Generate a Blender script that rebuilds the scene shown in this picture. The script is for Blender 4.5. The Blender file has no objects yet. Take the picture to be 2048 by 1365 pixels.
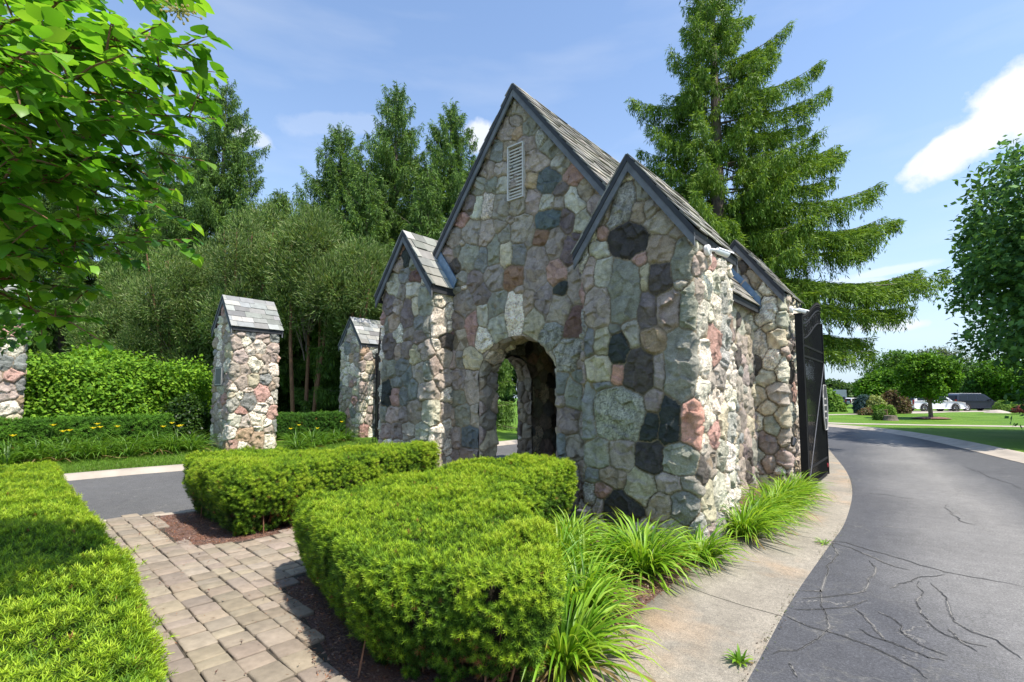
import bpy, bmesh, math, random
import numpy as np
from mathutils import Vector, Matrix
from math import radians, sin, cos, pi, sqrt

# ------------------------------------------------------------------ camera, sky, sun, exposure
SC = bpy.context.scene
CAMH = 1.88; FPX = 1000.0; PITCH = radians(4.4); YAW = radians(39.9); SHIFT = 36.0
cam_d = bpy.data.cameras.new('camera'); cam = bpy.data.objects.new('camera', cam_d)
SC.collection.objects.link(cam); SC.camera = cam
cam.location = (0, 0, CAMH); cam.rotation_euler = (pi/2 + PITCH, 0, YAW)
cam_d.sensor_width = 36.0; cam_d.lens = 36.0*FPX/2048; cam_d.shift_y = SHIFT/2048
cam_d.clip_start = 0.05; cam_d.clip_end = 3000
SUN_EL, SUN_AZ = radians(61), radians(2.5)          # azimuth from +X towards +Y
world = bpy.data.worlds.new('World'); SC.world = world; world.use_nodes = True
sd = Vector((cos(SUN_EL)*cos(SUN_AZ), cos(SUN_EL)*sin(SUN_AZ), sin(SUN_EL)))
sl = bpy.data.lights.new('sun', 'SUN'); sl.energy = 3.7; sl.angle = radians(0.5); sl.color = (1.0, 0.94, 0.85)
so = bpy.data.objects.new('sun', sl); SC.collection.objects.link(so)
so.rotation_euler = sd.to_track_quat('Z', 'Y').to_euler(); so.location = (20, 10, 40)
SC.view_settings.view_transform = 'Standard'; SC.view_settings.look = 'None'
SC.view_settings.exposure = 0.92; SC.view_settings.gamma = 1.0
SC.render.resolution_x = 1024; SC.render.resolution_y = 682
SKY = 0.15

_f = np.array([-sin(YAW)*cos(PITCH), cos(YAW)*cos(PITCH), sin(PITCH)])
_r = np.array([cos(YAW), sin(YAW), 0.0]); _u = np.cross(_r, _f)
def at(px, py, depth):
    'the world point seen in this direction, depth metres out'
    return np.array([0, 0, CAMH]) + depth*(_f + _r*(px-1024)/FPX - _u*(py-682.5-SHIFT)/FPX)

def world_nodes():
    nt = world.node_tree; nt.nodes.clear(); N = nt.nodes.new; L = nt.links.new
    out = N('ShaderNodeOutputWorld'); bg = N('ShaderNodeBackground'); L(bg.outputs[0], out.inputs[0])
    sky = N('ShaderNodeTexSky'); sky.sky_type = 'NISHITA'; sky.sun_disc = False
    sky.sun_elevation = SUN_EL; sky.sun_rotation = pi/2 - SUN_AZ
    sky.air_density = 1.0; sky.dust_density = 0.6; sky.ozone_density = 1.8; sky.altitude = 200
    geo = N('ShaderNodeTexCoord')
    def m(op, a, b=None, c=None):
        n = N('ShaderNodeMath'); n.operation = op
        for i, v in enumerate((a, b, c)):
            if v is None: continue
            if isinstance(v, (int, float)): n.inputs[i].default_value = v
            else: L(v, n.inputs[i])
        return n.outputs[0]
    def dot(v):
        n = N('ShaderNodeVectorMath'); n.operation = 'DOT_PRODUCT'
        L(geo.outputs['Generated'], n.inputs[0]); n.inputs[1].default_value = tuple(v); return n.outputs['Value']
    nz = N('ShaderNodeTexNoise'); nz.inputs['Scale'].default_value = 14; nz.inputs['Detail'].default_value = 9; nz.inputs['Roughness'].default_value = .6
    L(geo.outputs['Generated'], nz.inputs['Vector'])
    nz2 = N('ShaderNodeTexNoise'); nz2.inputs['Scale'].default_value = 3.2; nz2.inputs['Detail'].default_value = 5
    mp = N('ShaderNodeMapping'); mp.inputs['Scale'].default_value = (1, 1, 4.5); L(geo.outputs['Generated'], mp.inputs[0]); L(mp.outputs[0], nz2.inputs['Vector'])
    # clouds: centre pixel direction, half sizes (tangent units), roll, strength
    clouds = [(2005, 226, .1, .028, 33, 1.0), (1895, 290, .06, .016, 27, .85), (2085, 195, .09, .045, 20, 1.0), (1955, 265, .06, .02, 25, .9), (497, 268, .042, .014, -15, .5), (962, 275, .03, .03, 0, .8),
              (1775, 652, .045, .009, 0, .55), (1790, 540, .05, .008, 5, .45), (660, 250, .1, .02, 10, .15), (1700, 570, .07, .01, 0, .35)]
    tot = None
    for px, py, a, b, roll, st in clouds:
        d = at(px, py, 1) - np.array([0, 0, CAMH]); d /= np.linalg.norm(d)
        h = np.cross(d, [0, 0, 1]); h /= np.linalg.norm(h); v = np.cross(h, d)
        r_ = radians(roll); h2 = h*cos(r_)+v*sin(r_); v2 = -h*sin(r_)+v*cos(r_)
        dn = dot(d)
        uu = m('DIVIDE', dot(h2/a), dn); vv = m('DIVIDE', dot(v2/b), dn)
        e = m('SQRT', m('ADD', m('MULTIPLY', uu, uu), m('MULTIPLY', vv, vv)))
        e = m('ADD', e, m('MULTIPLY', m('SUBTRACT', nz.outputs[0], .5), 1.9))
        k = m('MULTIPLY', m('SMOOTHSTEP', e, 1.25, .25) if False else m('MAXIMUM', m('MINIMUM', m('MULTIPLY', m('SUBTRACT', 1.15, e), 2.4), 1.0), 0.0), st)
        k = m('MULTIPLY', k, m('GREATER_THAN', dn, 0.0))
        tot = k if tot is None else m('MAXIMUM', tot, k)
    z = dot((0, 0, 1))
    haze = m('MULTIPLY', m('POWER', m('SUBTRACT', 1.0, m('MAXIMUM', m('MINIMUM', z, 1.0), 0.0)), 3.2), .92)
    wisp = m('MULTIPLY', m('MAXIMUM', m('SUBTRACT', nz2.outputs[0], .5), 0.0), .6)
    tot = m('MINIMUM', m('ADD', tot, wisp), 1.0)
    sc = N('ShaderNodeVectorMath'); sc.operation = 'SCALE'; L(sky.outputs[0], sc.inputs[0]); sc.inputs['Scale'].default_value = SKY
    hz = N('ShaderNodeMixRGB'); L(haze, hz.inputs[0]); L(sc.outputs[0], hz.inputs[1]); hz.inputs[2].default_value = (.315, .4, .5, 1)
    mix = N('ShaderNodeMixRGB'); L(tot, mix.inputs[0]); L(hz.outputs[0], mix.inputs[1]); mix.inputs[2].default_value = (.57, .585, .61, 1)
    L(mix.outputs[0], bg.inputs[0]); bg.inputs[1].default_value = 1.0
world_nodes()

# ------------------------------------------------------------------ helpers
RS = np.random.RandomState(7)
def s2l(c):
    c = np.asarray(c, float)/255.0
    return np.where(c <= .04045, c/12.92, ((c+.055)/1.055)**2.4)

def vnoise(x, y, z=0.0, seed=0):
    x, y, z = np.broadcast_arrays(np.asarray(x, float), np.asarray(y, float), np.asarray(z, float))
    xi, yi, zi = np.floor(x).astype(np.int64), np.floor(y).astype(np.int64), np.floor(z).astype(np.int64)
    fx, fy, fz = x-xi, y-yi, z-zi
    fx, fy, fz = [t*t*(3-2*t) for t in (fx, fy, fz)]
    def h(a, b, c):
        n = (a*374761393 + b*668265263 + c*2147483647 + seed*974634777) & 0xffffffff
        n = ((n ^ (n >> 13))*1274126177) & 0xffffffff
        n = ((n ^ (n >> 16))*2246822519) & 0xffffffff
        return ((n ^ (n >> 15)) & 0xffff)/65535.0
    r = 0
    for dx in (0, 1):
        for dy in (0, 1):
            for dz in (0, 1):
                r = r + h(xi+dx, yi+dy, zi+dz)*(fx if dx else 1-fx)*(fy if dy else 1-fy)*(fz if dz else 1-fz)
    return r*2-1
def fbm(x, y, z=0.0, o=4, seed=0):
    r = 0; a = .5
    for i in range(o):
        r = r + a*vnoise(x*2**i, y*2**i, np.asarray(z)*2**i, seed+i*17); a *= .5
    return r
def sstep(a, b, x):
    t = np.clip((x-a)/(b-a), 0, 1); return t*t*(3-2*t)

def link(o, parent=None):
    SC.collection.objects.link(o)
    if parent is not None: o.parent = parent
    return o
def mk(name, V, F, mat=None, parent=None, col=None, smooth=False):
    'one mesh object from numpy arrays; F is an array or a list of arrays of faces'
    V = np.asarray(V, np.float32).reshape(-1, 3)
    Fs = F if isinstance(F, list) and isinstance(F[0], np.ndarray) else [F]
    Fs = [np.asarray(f, np.int32) for f in Fs if len(f)]
    me = bpy.data.meshes.new(name); me.vertices.add(len(V)); me.vertices.foreach_set('co', V.ravel())
    nl = sum(f.size for f in Fs); nf = sum(len(f) for f in Fs)
    me.loops.add(nl); me.polygons.add(nf)
    me.loops.foreach_set('vertex_index', np.concatenate([f.ravel() for f in Fs]))
    tot = np.concatenate([np.full(len(f), f.shape[1], np.int32) for f in Fs])
    st = np.concatenate([[0], np.cumsum(tot)[:-1]]).astype(np.int32)
    me.polygons.foreach_set('loop_start', st); me.polygons.foreach_set('loop_total', tot)
    if smooth: me.polygons.foreach_set('use_smooth', np.ones(nf, bool))
    if col is not None:
        a = me.color_attributes.new('Col', 'FLOAT_COLOR', 'POINT')
        c = np.ones((len(V), 4), np.float32); c[:, :3] = col; a.data.foreach_set('color', c.ravel())
    me.update(calc_edges=True); me.validate()
    if mat: me.materials.append(mat)
    return link(bpy.data.objects.new(name, me), parent)
def tag(o, label=None, cat=None, group=None, kind=None):
    for k, v in (('label', label), ('category', cat), ('group', group), ('kind', kind)):
        if v: o[k] = v
    return o
def empty(name, loc, label, cat, group=None, rz=0):
    o = bpy.data.objects.new(name, None); o.empty_display_size = .2; link(o)
    o.location = loc; o.rotation_euler = (0, 0, rz); return tag(o, label, cat, group)
def copy_tree(o, parent=None, loc=None, rz=None):
    c = o.copy(); link(c, parent)
    if loc is not None: c.location = loc
    if rz is not None: c.rotation_euler = (0, 0, rz)
    for ch in list(o.children): copy_tree(ch, c)
    return c

class MB:
    def __init__(s): s.v = []; s.f = []; s.c = []
    def add(s, vs, fs, col=(1, 1, 1)):
        n = len(s.v); s.v += [tuple(p) for p in vs]; s.f += [tuple(n+i for i in f) for f in fs]; s.c += [tuple(col)]*len(vs); return s
    def box(s, c, d, rz=0, col=(1, 1, 1), M=None):
        x, y, z = d[0]/2, d[1]/2, d[2]/2
        P = [Vector((i*x, j*y, k*z)) for k in (-1, 1) for j in (-1, 1) for i in (-1, 1)]
        R = M if M is not None else Matrix.Rotation(rz, 3, 'Z')
        P = [R @ p + Vector(c) for p in P]
        return s.add(P, [(0, 2, 3, 1), (4, 5, 7, 6), (0, 1, 5, 4), (2, 6, 7, 3), (0, 4, 6, 2), (1, 3, 7, 5)], col)
    def tube(s, pts, r, n=8, cap=True, col=(1, 1, 1)):
        pts = [Vector(p) for p in pts]; rs = r if hasattr(r, '__len__') else [r]*len(pts)
        V = []; up = Vector((0, 0, 1))
        for i, p in enumerate(pts):
            t = (pts[min(i+1, len(pts)-1)]-pts[max(i-1, 0)])
            if t.length < 1e-9: t = Vector((0, 0, 1))
            t.normalize(); a = t.cross(up if abs(t.z) < .95 else Vector((1, 0, 0))).normalized(); b = t.cross(a)
            V += [p+(a*cos(2*pi*k/n)+b*sin(2*pi*k/n))*rs[i] for k in range(n)]
        F = [(i*n+k, i*n+(k+1) % n, (i+1)*n+(k+1) % n, (i+1)*n+k) for i in range(len(pts)-1) for k in range(n)]
        if cap: F += [tuple(range(n))[::-1], tuple((len(pts)-1)*n+k for k in range(n))]
        return s.add(V, F, col)
    def prism(s, poly, d, col=(1, 1, 1)):
        'polygon (list of 3d points) swept by vector d'
        n = len(poly); A = [Vector(p) for p in poly]; B = [p+Vector(d) for p in A]
        return s.add(A+B, [tuple(range(n))[::-1], tuple(range(n, 2*n))]+[(i, (i+1) % n, n+(i+1) % n, n+i) for i in range(n)], col)
    def lathe(s, prof, c=(0, 0, 0), axis='Z', n=20, col=(1, 1, 1)):
        V = []
        for r, h in prof:
            for k in range(n):
                a = 2*pi*k/n; p = (r*cos(a), r*sin(a), h)
                if axis == 'X': p = (p[2], p[0], p[1])
                if axis == 'Y': p = (p[0], p[2], p[1])
                V.append((p[0]+c[0], p[1]+c[1], p[2]+c[2]))
        F = [(i*n+k, i*n+(k+1) % n, (i+1)*n+(k+1) % n, (i+1)*n+k) for i in range(len(prof)-1) for k in range(n)]
        return s.add(V, F, col)
    def build(s, name, mat, parent=None, smooth=False, bevel=0, fix=True):
        me = bpy.data.meshes.new(name); me.from_pydata(s.v, [], s.f)
        a = me.color_attributes.new('Col', 'FLOAT_COLOR', 'POINT')
        c = np.ones((len(s.v), 4), np.float32); c[:, :3] = np.array(s.c).reshape(-1, 3); a.data.foreach_set('color', c.ravel())
        if fix or bevel:
            bm = bmesh.new(); bm.from_mesh(me)
            if bevel: bmesh.ops.bevel(bm, geom=bm.edges[:], offset=bevel, segments=2, affect='EDGES', clamp_overlap=True)
            bmesh.ops.recalc_face_normals(bm, faces=bm.faces[:]); bm.to_mesh(me); bm.free()
        if smooth: me.polygons.foreach_set('use_smooth', np.ones(len(me.polygons), bool))
        if mat: me.materials.append(mat)
        me.validate()
        return link(bpy.data.objects.new(name, me), parent)

# ------------------------------------------------------------------ materials
def nmat(name):
    m = bpy.data.materials.new(name); m.use_nodes = True; nt = m.node_tree
    return m, nt, nt.nodes['Principled BSDF'], nt.nodes.new, nt.links.new
def tex(nt, scale, detail=4, kind='noise', rough=.55, coord='Object', stretch=None):
    N = nt.nodes.new; tc = N('ShaderNodeTexCoord'); src = tc.outputs[coord]
    if stretch:
        mp = N('ShaderNodeMapping'); mp.inputs['Scale'].default_value = stretch; nt.links.new(src, mp.inputs[0]); src = mp.outputs[0]
    if kind == 'noise':
        t = N('ShaderNodeTexNoise'); t.inputs['Detail'].default_value = detail; t.inputs['Roughness'].default_value = rough
    else:
        t = N('ShaderNodeTexVoronoi')
        if kind == 'edge': t.feature = 'DISTANCE_TO_EDGE'
    t.inputs['Scale'].default_value = scale; nt.links.new(src, t.inputs['Vector']); return t
def ramp(nt, src, stops):
    r = nt.nodes.new('ShaderNodeValToRGB'); nt.links.new(src, r.inputs[0]); e = r.color_ramp.elements
    while len(e) < len(stops): e.new(.5)
    for i, (p, c) in enumerate(stops):
        e[i].position = p; e[i].color = (*(c if hasattr(c, '__len__') else (c, c, c)), 1)
    return r.outputs[0]
def mixc(nt, f, a, b, mode='MIX'):
    n = nt.nodes.new('ShaderNodeMixRGB'); n.blend_type = mode
    for i, v in enumerate((f, a, b)):
        if isinstance(v, (int, float)): n.inputs[i].default_value = v if i == 0 else (v, v, v, 1)
        elif isinstance(v, tuple): n.inputs[i].default_value = (*v, 1)
        else: nt.links.new(v, n.inputs[i])
    return n.outputs[0]
def mth(nt, op, a, b=0.0, clamp=False):
    n = nt.nodes.new('ShaderNodeMath'); n.operation = op; n.use_clamp = clamp
    for i, v in enumerate((a, b)):
        if isinstance(v, (int, float)): n.inputs[i].default_value = v
        else: nt.links.new(v, n.inputs[i])
    return n.outputs[0]
def bump(nt, bs, h, strength=.4, dist=.01, prev=None):
    b = nt.nodes.new('ShaderNodeBump'); b.inputs['Strength'].default_value = strength; b.inputs['Distance'].default_value = dist
    nt.links.new(h, b.inputs['Height']); nt.links.new(b.outputs[0], bs.inputs['Normal']); return b
def attr(nt):
    a = nt.nodes.new('ShaderNodeAttribute'); a.attribute_name = 'Col'; return a.outputs['Color']
def simple(name, col, rough=.6, metal=0.0, var=.15, scale=8, bmp=.15, bscale=60, spec=.5, use_attr=False):
    m, nt, bs, N, L = nmat(name)
    t = tex(nt, scale, 5); c = ramp(nt, t.outputs[0], [(.25, 1-var), (.75, 1+var)])
    base = mixc(nt, 1.0, attr(nt) if use_attr else tuple(col), c, 'MULTIPLY')
    if use_attr: base = mixc(nt, 1.0, base, tuple(col), 'MULTIPLY')
    L(base, bs.inputs['Base Color']); bs.inputs['Roughness'].default_value = rough; bs.inputs['Metallic'].default_value = metal
    bs.inputs['Specular IOR Level'].default_value = spec
    if bmp: bump(nt, bs, tex(nt, bscale, 4).outputs[0], bmp, .008)
    return m
def leafmat(name, trans=.35, rough=.5, spec=.3):
    m, nt, bs, N, L = nmat(name); c = attr(nt); L(c, bs.inputs['Base Color'])
    bs.inputs['Roughness'].default_value = rough; bs.inputs['Specular IOR Level'].default_value = spec
    tr = N('ShaderNodeBsdfTranslucent'); L(mixc(nt, 1.0, c, (1.35, 1.25, .6), 'MULTIPLY'), tr.inputs[0])
    ms = N('ShaderNodeMixShader'); ms.inputs[0].default_value = trans
    L(bs.outputs[0], ms.inputs[1]); L(tr.outputs[0], ms.inputs[2]); L(ms.outputs[0], nt.nodes['Material Output'].inputs[0]); return m
M = {}
def stone_mat():
    m, nt, bs, N, L = nmat('field_stone'); c = attr(nt)
    n1 = tex(nt, 9, 6, rough=.65); n2 = tex(nt, 130, 3, rough=.7)
    c = mixc(nt, 1.0, c, ramp(nt, n1.outputs[0], [(.3, .7), (.7, 1.28)]), 'MULTIPLY')
    c = mixc(nt, 1.0, c, ramp(nt, n2.outputs[0], [(.3, .62), (.5, 1.0), (.72, 1.4)]), 'MULTIPLY')
    L(c, bs.inputs['Base Color']); bs.inputs['Roughness'].default_value = .82; bs.inputs['Specular IOR Level'].default_value = .35
    h = mth(nt, 'ADD', mth(nt, 'MULTIPLY', tex(nt, 28, 8, rough=.7).outputs[0], 1.0), mth(nt, 'MULTIPLY', n2.outputs[0], .35))
    bump(nt, bs, h, .95, .04); return m
M['stone'] = stone_mat()
M['slate'] = simple('roof_slate', (1, 1, 1), .75, var=.18, scale=7, bmp=.35, bscale=25, use_attr=True)
M['trim'] = simple('weathered_board', (.13, .135, .145), .75, var=.35, scale=5, bmp=.3, bscale=30)
M['trimdark'] = simple('dark_drip_board', (.028, .03, .034), .7, var=.35, scale=6, bmp=.2)
M['flash'] = simple('aged_metal_flashing', (.16, .25, .36), .45, .5, var=.25, scale=12)
M['iron'] = simple('black_iron', (.01, .01, .011), .6, 0, var=.3, scale=10, bmp=.1, spec=.25)
M['irongrey'] = simple('worn_iron_edge', (.12, .12, .13), .45, 0, var=.2)
M['white'] = simple('white_plastic', (.78, .78, .78), .35, var=.03, bmp=0)
M['black'] = simple('black_plastic', (.015, .015, .016), .3, var=.1, bmp=0)
M['louver'] = simple('painted_louver', (.55, .52, .48), .55, var=.08, bmp=.1)
M['void'] = simple('painted_attic_shade', (.006, .006, .007), .9, bmp=0)  # near-black colour standing in for shade behind the slats
M['bark'] = simple('grey_bark', (.16, .125, .1), .9, var=.4, scale=6, bmp=.8, bscale=20)
M['barkd'] = simple('brown_bark', (.2, .1, .055), .85, var=.35, scale=12, bmp=.6, bscale=40)
M['leaf'] = leafmat('broad_leaf', .5, .42, .4); M['needle'] = leafmat('needle_foliage', .25, .55, .25)
M['blade'] = leafmat('strap_leaf', .4, .4, .4); M['far'] = leafmat('distant_foliage', .3, .6, .15)
ST_MAIN="-530 693 25 12 44 g,-543 678 21 10 -21 m,-562 666 16 17 37 m,-540 654 9 7 0 o,-507 655 17 16 51 G,-485 629 14 14 50 s,-467 604 19 14 42 G,-585 636 16 15 37 b,-556 629 23 12 28 t,-518 627 19 13 0 m,-499 589 25 15 27 m,-612 609 20 15 29 m,-574 596 20 8 28 g,-631 585 18 16 29 G,-601 575 14 14 0 G,-570 570 15 16 21 c,-443 573 18 19 34 c,-422 545 19 16 33 r,-400 514 16 15 32 t,-506 559 14 12 27 o,-472 548 25 19 27 B,-450 527 15 11 33 p,-505 523 13 18 0 m,-475 512 15 12 0 c,-450 505 10 11 13 g,-423 500 14 23 -29 c,-656 553 19 15 37 p,-635 542 12 20 21 c,-609 542 13 27 0 w,-576 529 21 23 21 g,-676 528 16 13 29 r,-381 482 16 16 32 v,-474 481 25 16 0 B,-434 471 15 20 1 P,-408 462 14 20 32 c,-650 497 28 22 21 g,-614 490 20 23 14 g,-701 497 19 19 14 v,-673 482 8 9 -1 g,-688 469 12 12 29 G,-717 469 15 22 -45 m,-692 442 15 18 -45 d,-578 495 19 10 42 g,-549 498 14 6 41 g,-565 477 16 16 41 G,-532 478 25 26 27 g,-510 465 9 20 20 g,-489 455 17 14 13 O,-459 439 18 25 13 v,-430 421 19 24 19 P,-419 440 12 9 1 P,-659 452 29 26 28 G,-625 441 18 22 14 b,-595 451 16 26 0 G,-564 440 15 23 0 y,-535 435 15 20 0 b,-499 405 24 37 7 v,-456 390 19 23 -22 r,-448 365 13 15 38 K,-422 367 14 36 1 g,-679 414 16 15 -1 G,-641 402 20 22 -25 p,-594 401 23 26 0 v,-548 398 23 19 0 O,-623 379 25 21 41 p,-688 394 10 7 -1 G,-671 395 7 5 -1 w,-548 340 26 43 0 w,-591 352 19 27 27 G,-620 338 16 22 13 c,-670 363 26 27 -20 v,-513 348 11 21 0 t,-484 347 18 27 13 v,-451 326 23 26 13 g,-422 306 18 26 13 R,-688 334 19 20 -1 v,-707 310 12 11 -1 R,-679 297 19 21 14 g,-648 317 18 29 0 r,-614 294 20 24 27 v,-583 307 20 22 20 c,-512 308 21 23 -18 v,-482 298 16 20 -28 s,-451 282 21 21 -38 g,-647 263 25 25 34 t,-679 296 20 17 -1 g,-678 261 12 16 -1 G,-703 259 15 18 -1 m,-644 211 21 30 0 m,-685 220 20 19 -1 v,-610 241 16 21 0 d,-610 199 13 18 0 v,-690 186 25 16 -1 G,-672 157 19 19 -1 G,-709 152 18 16 -1 t,-618 156 29 20 0 g,-650 112 26 18 -1 B,-696 110 23 19 -1 v,-607 118 18 18 0 v,-652 84 28 12 -1 v,-703 78 23 15 -1 v,-710 210 8 11 -1 v,-444 264 17 26 -22 g,-451 231 9 10 1 g,-451 208 9 15 1 b,-427 229 17 14 1 t,-452 182 10 8 1 m,-427 189 15 21 1 G,-438 152 22 21 1 v,-450 111 9 19 1 b,-425 113 18 18 1 g,-418 261 8 17 1 t"
ST_RIGHT="-313 448 17 28 31 s,-283 463 10 13 -9 G,-290 438 10 12 1 t,-271 436 11 11 42 g,-257 415 18 12 41 g,-234 398 13 8 -22 m,-306 399 29 21 42 k,-343 416 8 9 25 r,-351 398 15 10 12 c,-259 380 18 17 1 t,-291 373 12 9 24 r,-232 362 12 25 7 G,-369 362 9 21 7 m,-342 361 14 17 1 c,-311 331 23 43 1 G,-283 345 7 15 1 y,-260 340 13 20 1 d,-280 301 13 22 1 p,-252 300 14 24 1 m,-225 297 11 23 2 G,-355 313 21 27 1 m,-368 265 7 17 1 b,-347 264 12 19 1 y,-326 281 8 7 1 G,-303 274 11 20 -10 g,-321 254 15 21 1 K,-273 261 16 17 1 o,-237 229 20 43 2 G,-353 228 21 19 1 y,-324 220 8 12 1 S,-294 222 20 30 1 d,-266 222 7 18 1 v,-350 204 14 5 1 b,-369 167 7 36 1 b,-322 167 37 34 1 L,-274 184 12 14 1 m,-281 150 11 18 22 K,-253 159 12 26 1 K,-225 159 13 26 2 S,-358 111 19 18 1 G,-320 112 16 19 1 g,-281 112 18 19 1 k,-241 111 19 19 2 G,-366 81 10 8 1 b,-334 80 17 12 1 t,-295 72 18 22 22 y,-256 82 15 10 1 m,-228 83 12 9 2 g,-369 56 8 12 1 s,-348 62 12 11 1 r,-320 42 27 21 1 k,-270 48 15 17 1 t,-238 54 14 18 2 G,-356 38 6 10 1 g"
ST_LEFT="-780 466 12 21 -1 K,-758 449 15 13 -1 G,-803 451 12 15 31 m,-787 428 18 15 -1 b,-753 421 22 12 -1 R,-821 414 19 22 -2 c,-765 398 22 16 -1 c,-794 394 14 16 31 v,-723 370 18 29 -1 G,-835 376 18 22 -2 p,-804 367 17 15 31 g,-755 363 10 19 -9 y,-775 351 19 27 -1 p,-820 337 15 18 -2 t,-841 334 7 14 -2 G,-742 329 16 13 -1 b,-718 325 9 14 -1 G,-802 314 14 16 -2 w,-772 311 17 11 -1 m,-742 304 15 10 -1 v,-831 293 21 25 -2 p,-804 278 10 14 -2 m,-777 280 17 15 -1 v,-751 266 19 12 48 y,-719 275 17 15 -1 m,-846 243 7 16 -2 G,-823 244 13 15 -2 G,-791 247 16 16 -2 b,-773 225 14 17 29 b,-740 236 15 18 -1 g,-716 236 10 15 -1 G,-806 218 17 9 -2 b,-838 196 15 23 -2 K,-809 189 13 17 -2 r,-784 189 12 16 -2 b,-755 205 12 20 -1 b,-717 200 23 15 -1 g,-844 154 8 14 -2 G,-817 154 19 14 -2 m,-784 155 14 14 -2 v,-749 162 20 20 -1 g,-708 161 21 21 -1 c,-838 122 15 15 -2 m,-804 123 17 15 -2 v,-768 123 17 14 -1 g,-727 125 17 15 -1 c"
# ------------------------------------------------------------------ stonework
SCOL = {'g': (142,136,128),'G': (118,126,117),'b': (104,117,123),'B': (66,92,106),'K': (42,58,60),'k': (52,52,54),'d': (74,69,67),'p': (108,97,102),
        'P': (96,82,92),'v': (128,119,119),'m': (144,130,126),'r': (164,116,110),'R': (112,76,74),'S': (196,126,106),'o': (156,130,92),'O': (128,90,58),
        'y': (164,160,130),'w': (182,180,170),'c': (156,163,149),'s': (134,142,142),'t': (142,128,108),'L': (138,144,134)}
SCOL = {k: s2l(v) for k, v in SCOL.items()}
SCOL = {k: (v*.5+.5*v.mean())*np.array([1.84, 1.65, 1.4])+.008 for k, v in SCOL.items()}
MIXA = 'ggggGGbbvvmmmmrttcdoyywss'
MIXL = 'ggwwmmcyrGvLbtpgwmgwydmG'
MIXSUN = 'wwwgymwLcwymgwrdwgsm'  # paler mix: brightness of the sunlit pier sides put into the stone colours
MIXP = 'wwmmrrggcywLbtowwm'
def parse(txt, s0, x0):
    'stones noted in cm: x z halfwidth halfheight turn colour'
    out = []
    for t in txt.split(','):
        a = t.split(); out.append((s0+int(a[0])/100-x0, int(a[1])/100, int(a[2])/100, int(a[3])/100, radians(int(a[4])), a[5]))
    return out
def fill(stones, s0, s1, z0, z1, seed, mix, big=(.15, .21), n=(500, 1400, 2500), scale=1.0):
    r = random.Random(seed); S = list(stones)
    A = np.zeros((6000, 4)); k = 0
    for q in S: A[k] = (q[0], q[1], q[2], q[3]); k += 1
    for (lo, hi), nn in zip((big, (.1, .15), (.06, .1)), n):
        for _ in range(nn):
            a = r.uniform(lo, hi)*scale; b = a*r.uniform(.75, 1.35); s = r.uniform(s0, s1); z = r.uniform(z0, z1)
            if k and (np.hypot((A[:k, 0]-s)/(A[:k, 2]+a*.92), (A[:k, 1]-z)/(A[:k, 3]+b*.92)).min() < (1.12 if hi <= .1 else .98)): continue
            A[k] = (s, z, a, b); k += 1
            S.append((s, z, a, b, r.uniform(-.35, .35), r.choice(mix)))
            if k > 5990: return S
    return S
MORT = s2l((152, 137, 112))
def facets(S, Z, size, seed, tilt):
    'broken-rock faces: a jittered patchwork of tilted planes'
    a = np.floor(S/size).astype(np.int64); b = np.floor(Z/size).astype(np.int64); best = np.full(S.shape, 1e9); out = np.zeros(S.shape)
    for i in (-1, 0, 1):
        for j in (-1, 0, 1):
            ca, cb = a+i, b+j
            hx = vnoise(ca, cb, 0, seed)*.48+.5; hy = vnoise(ca, cb, 7, seed+1)*.48+.5
            dx = S-(ca+hx)*size; dy = Z-(cb+hy)*size; d = dx*dx+dy*dy
            v = vnoise(ca, cb, 3, seed+2)*size*.10+tilt*(dx*vnoise(ca, cb, 4, seed+3)+dy*vnoise(ca, cb, 5, seed+4))
            m = d < best; out = np.where(m, v, out); best = np.where(m, d, best)
    return out
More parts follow.
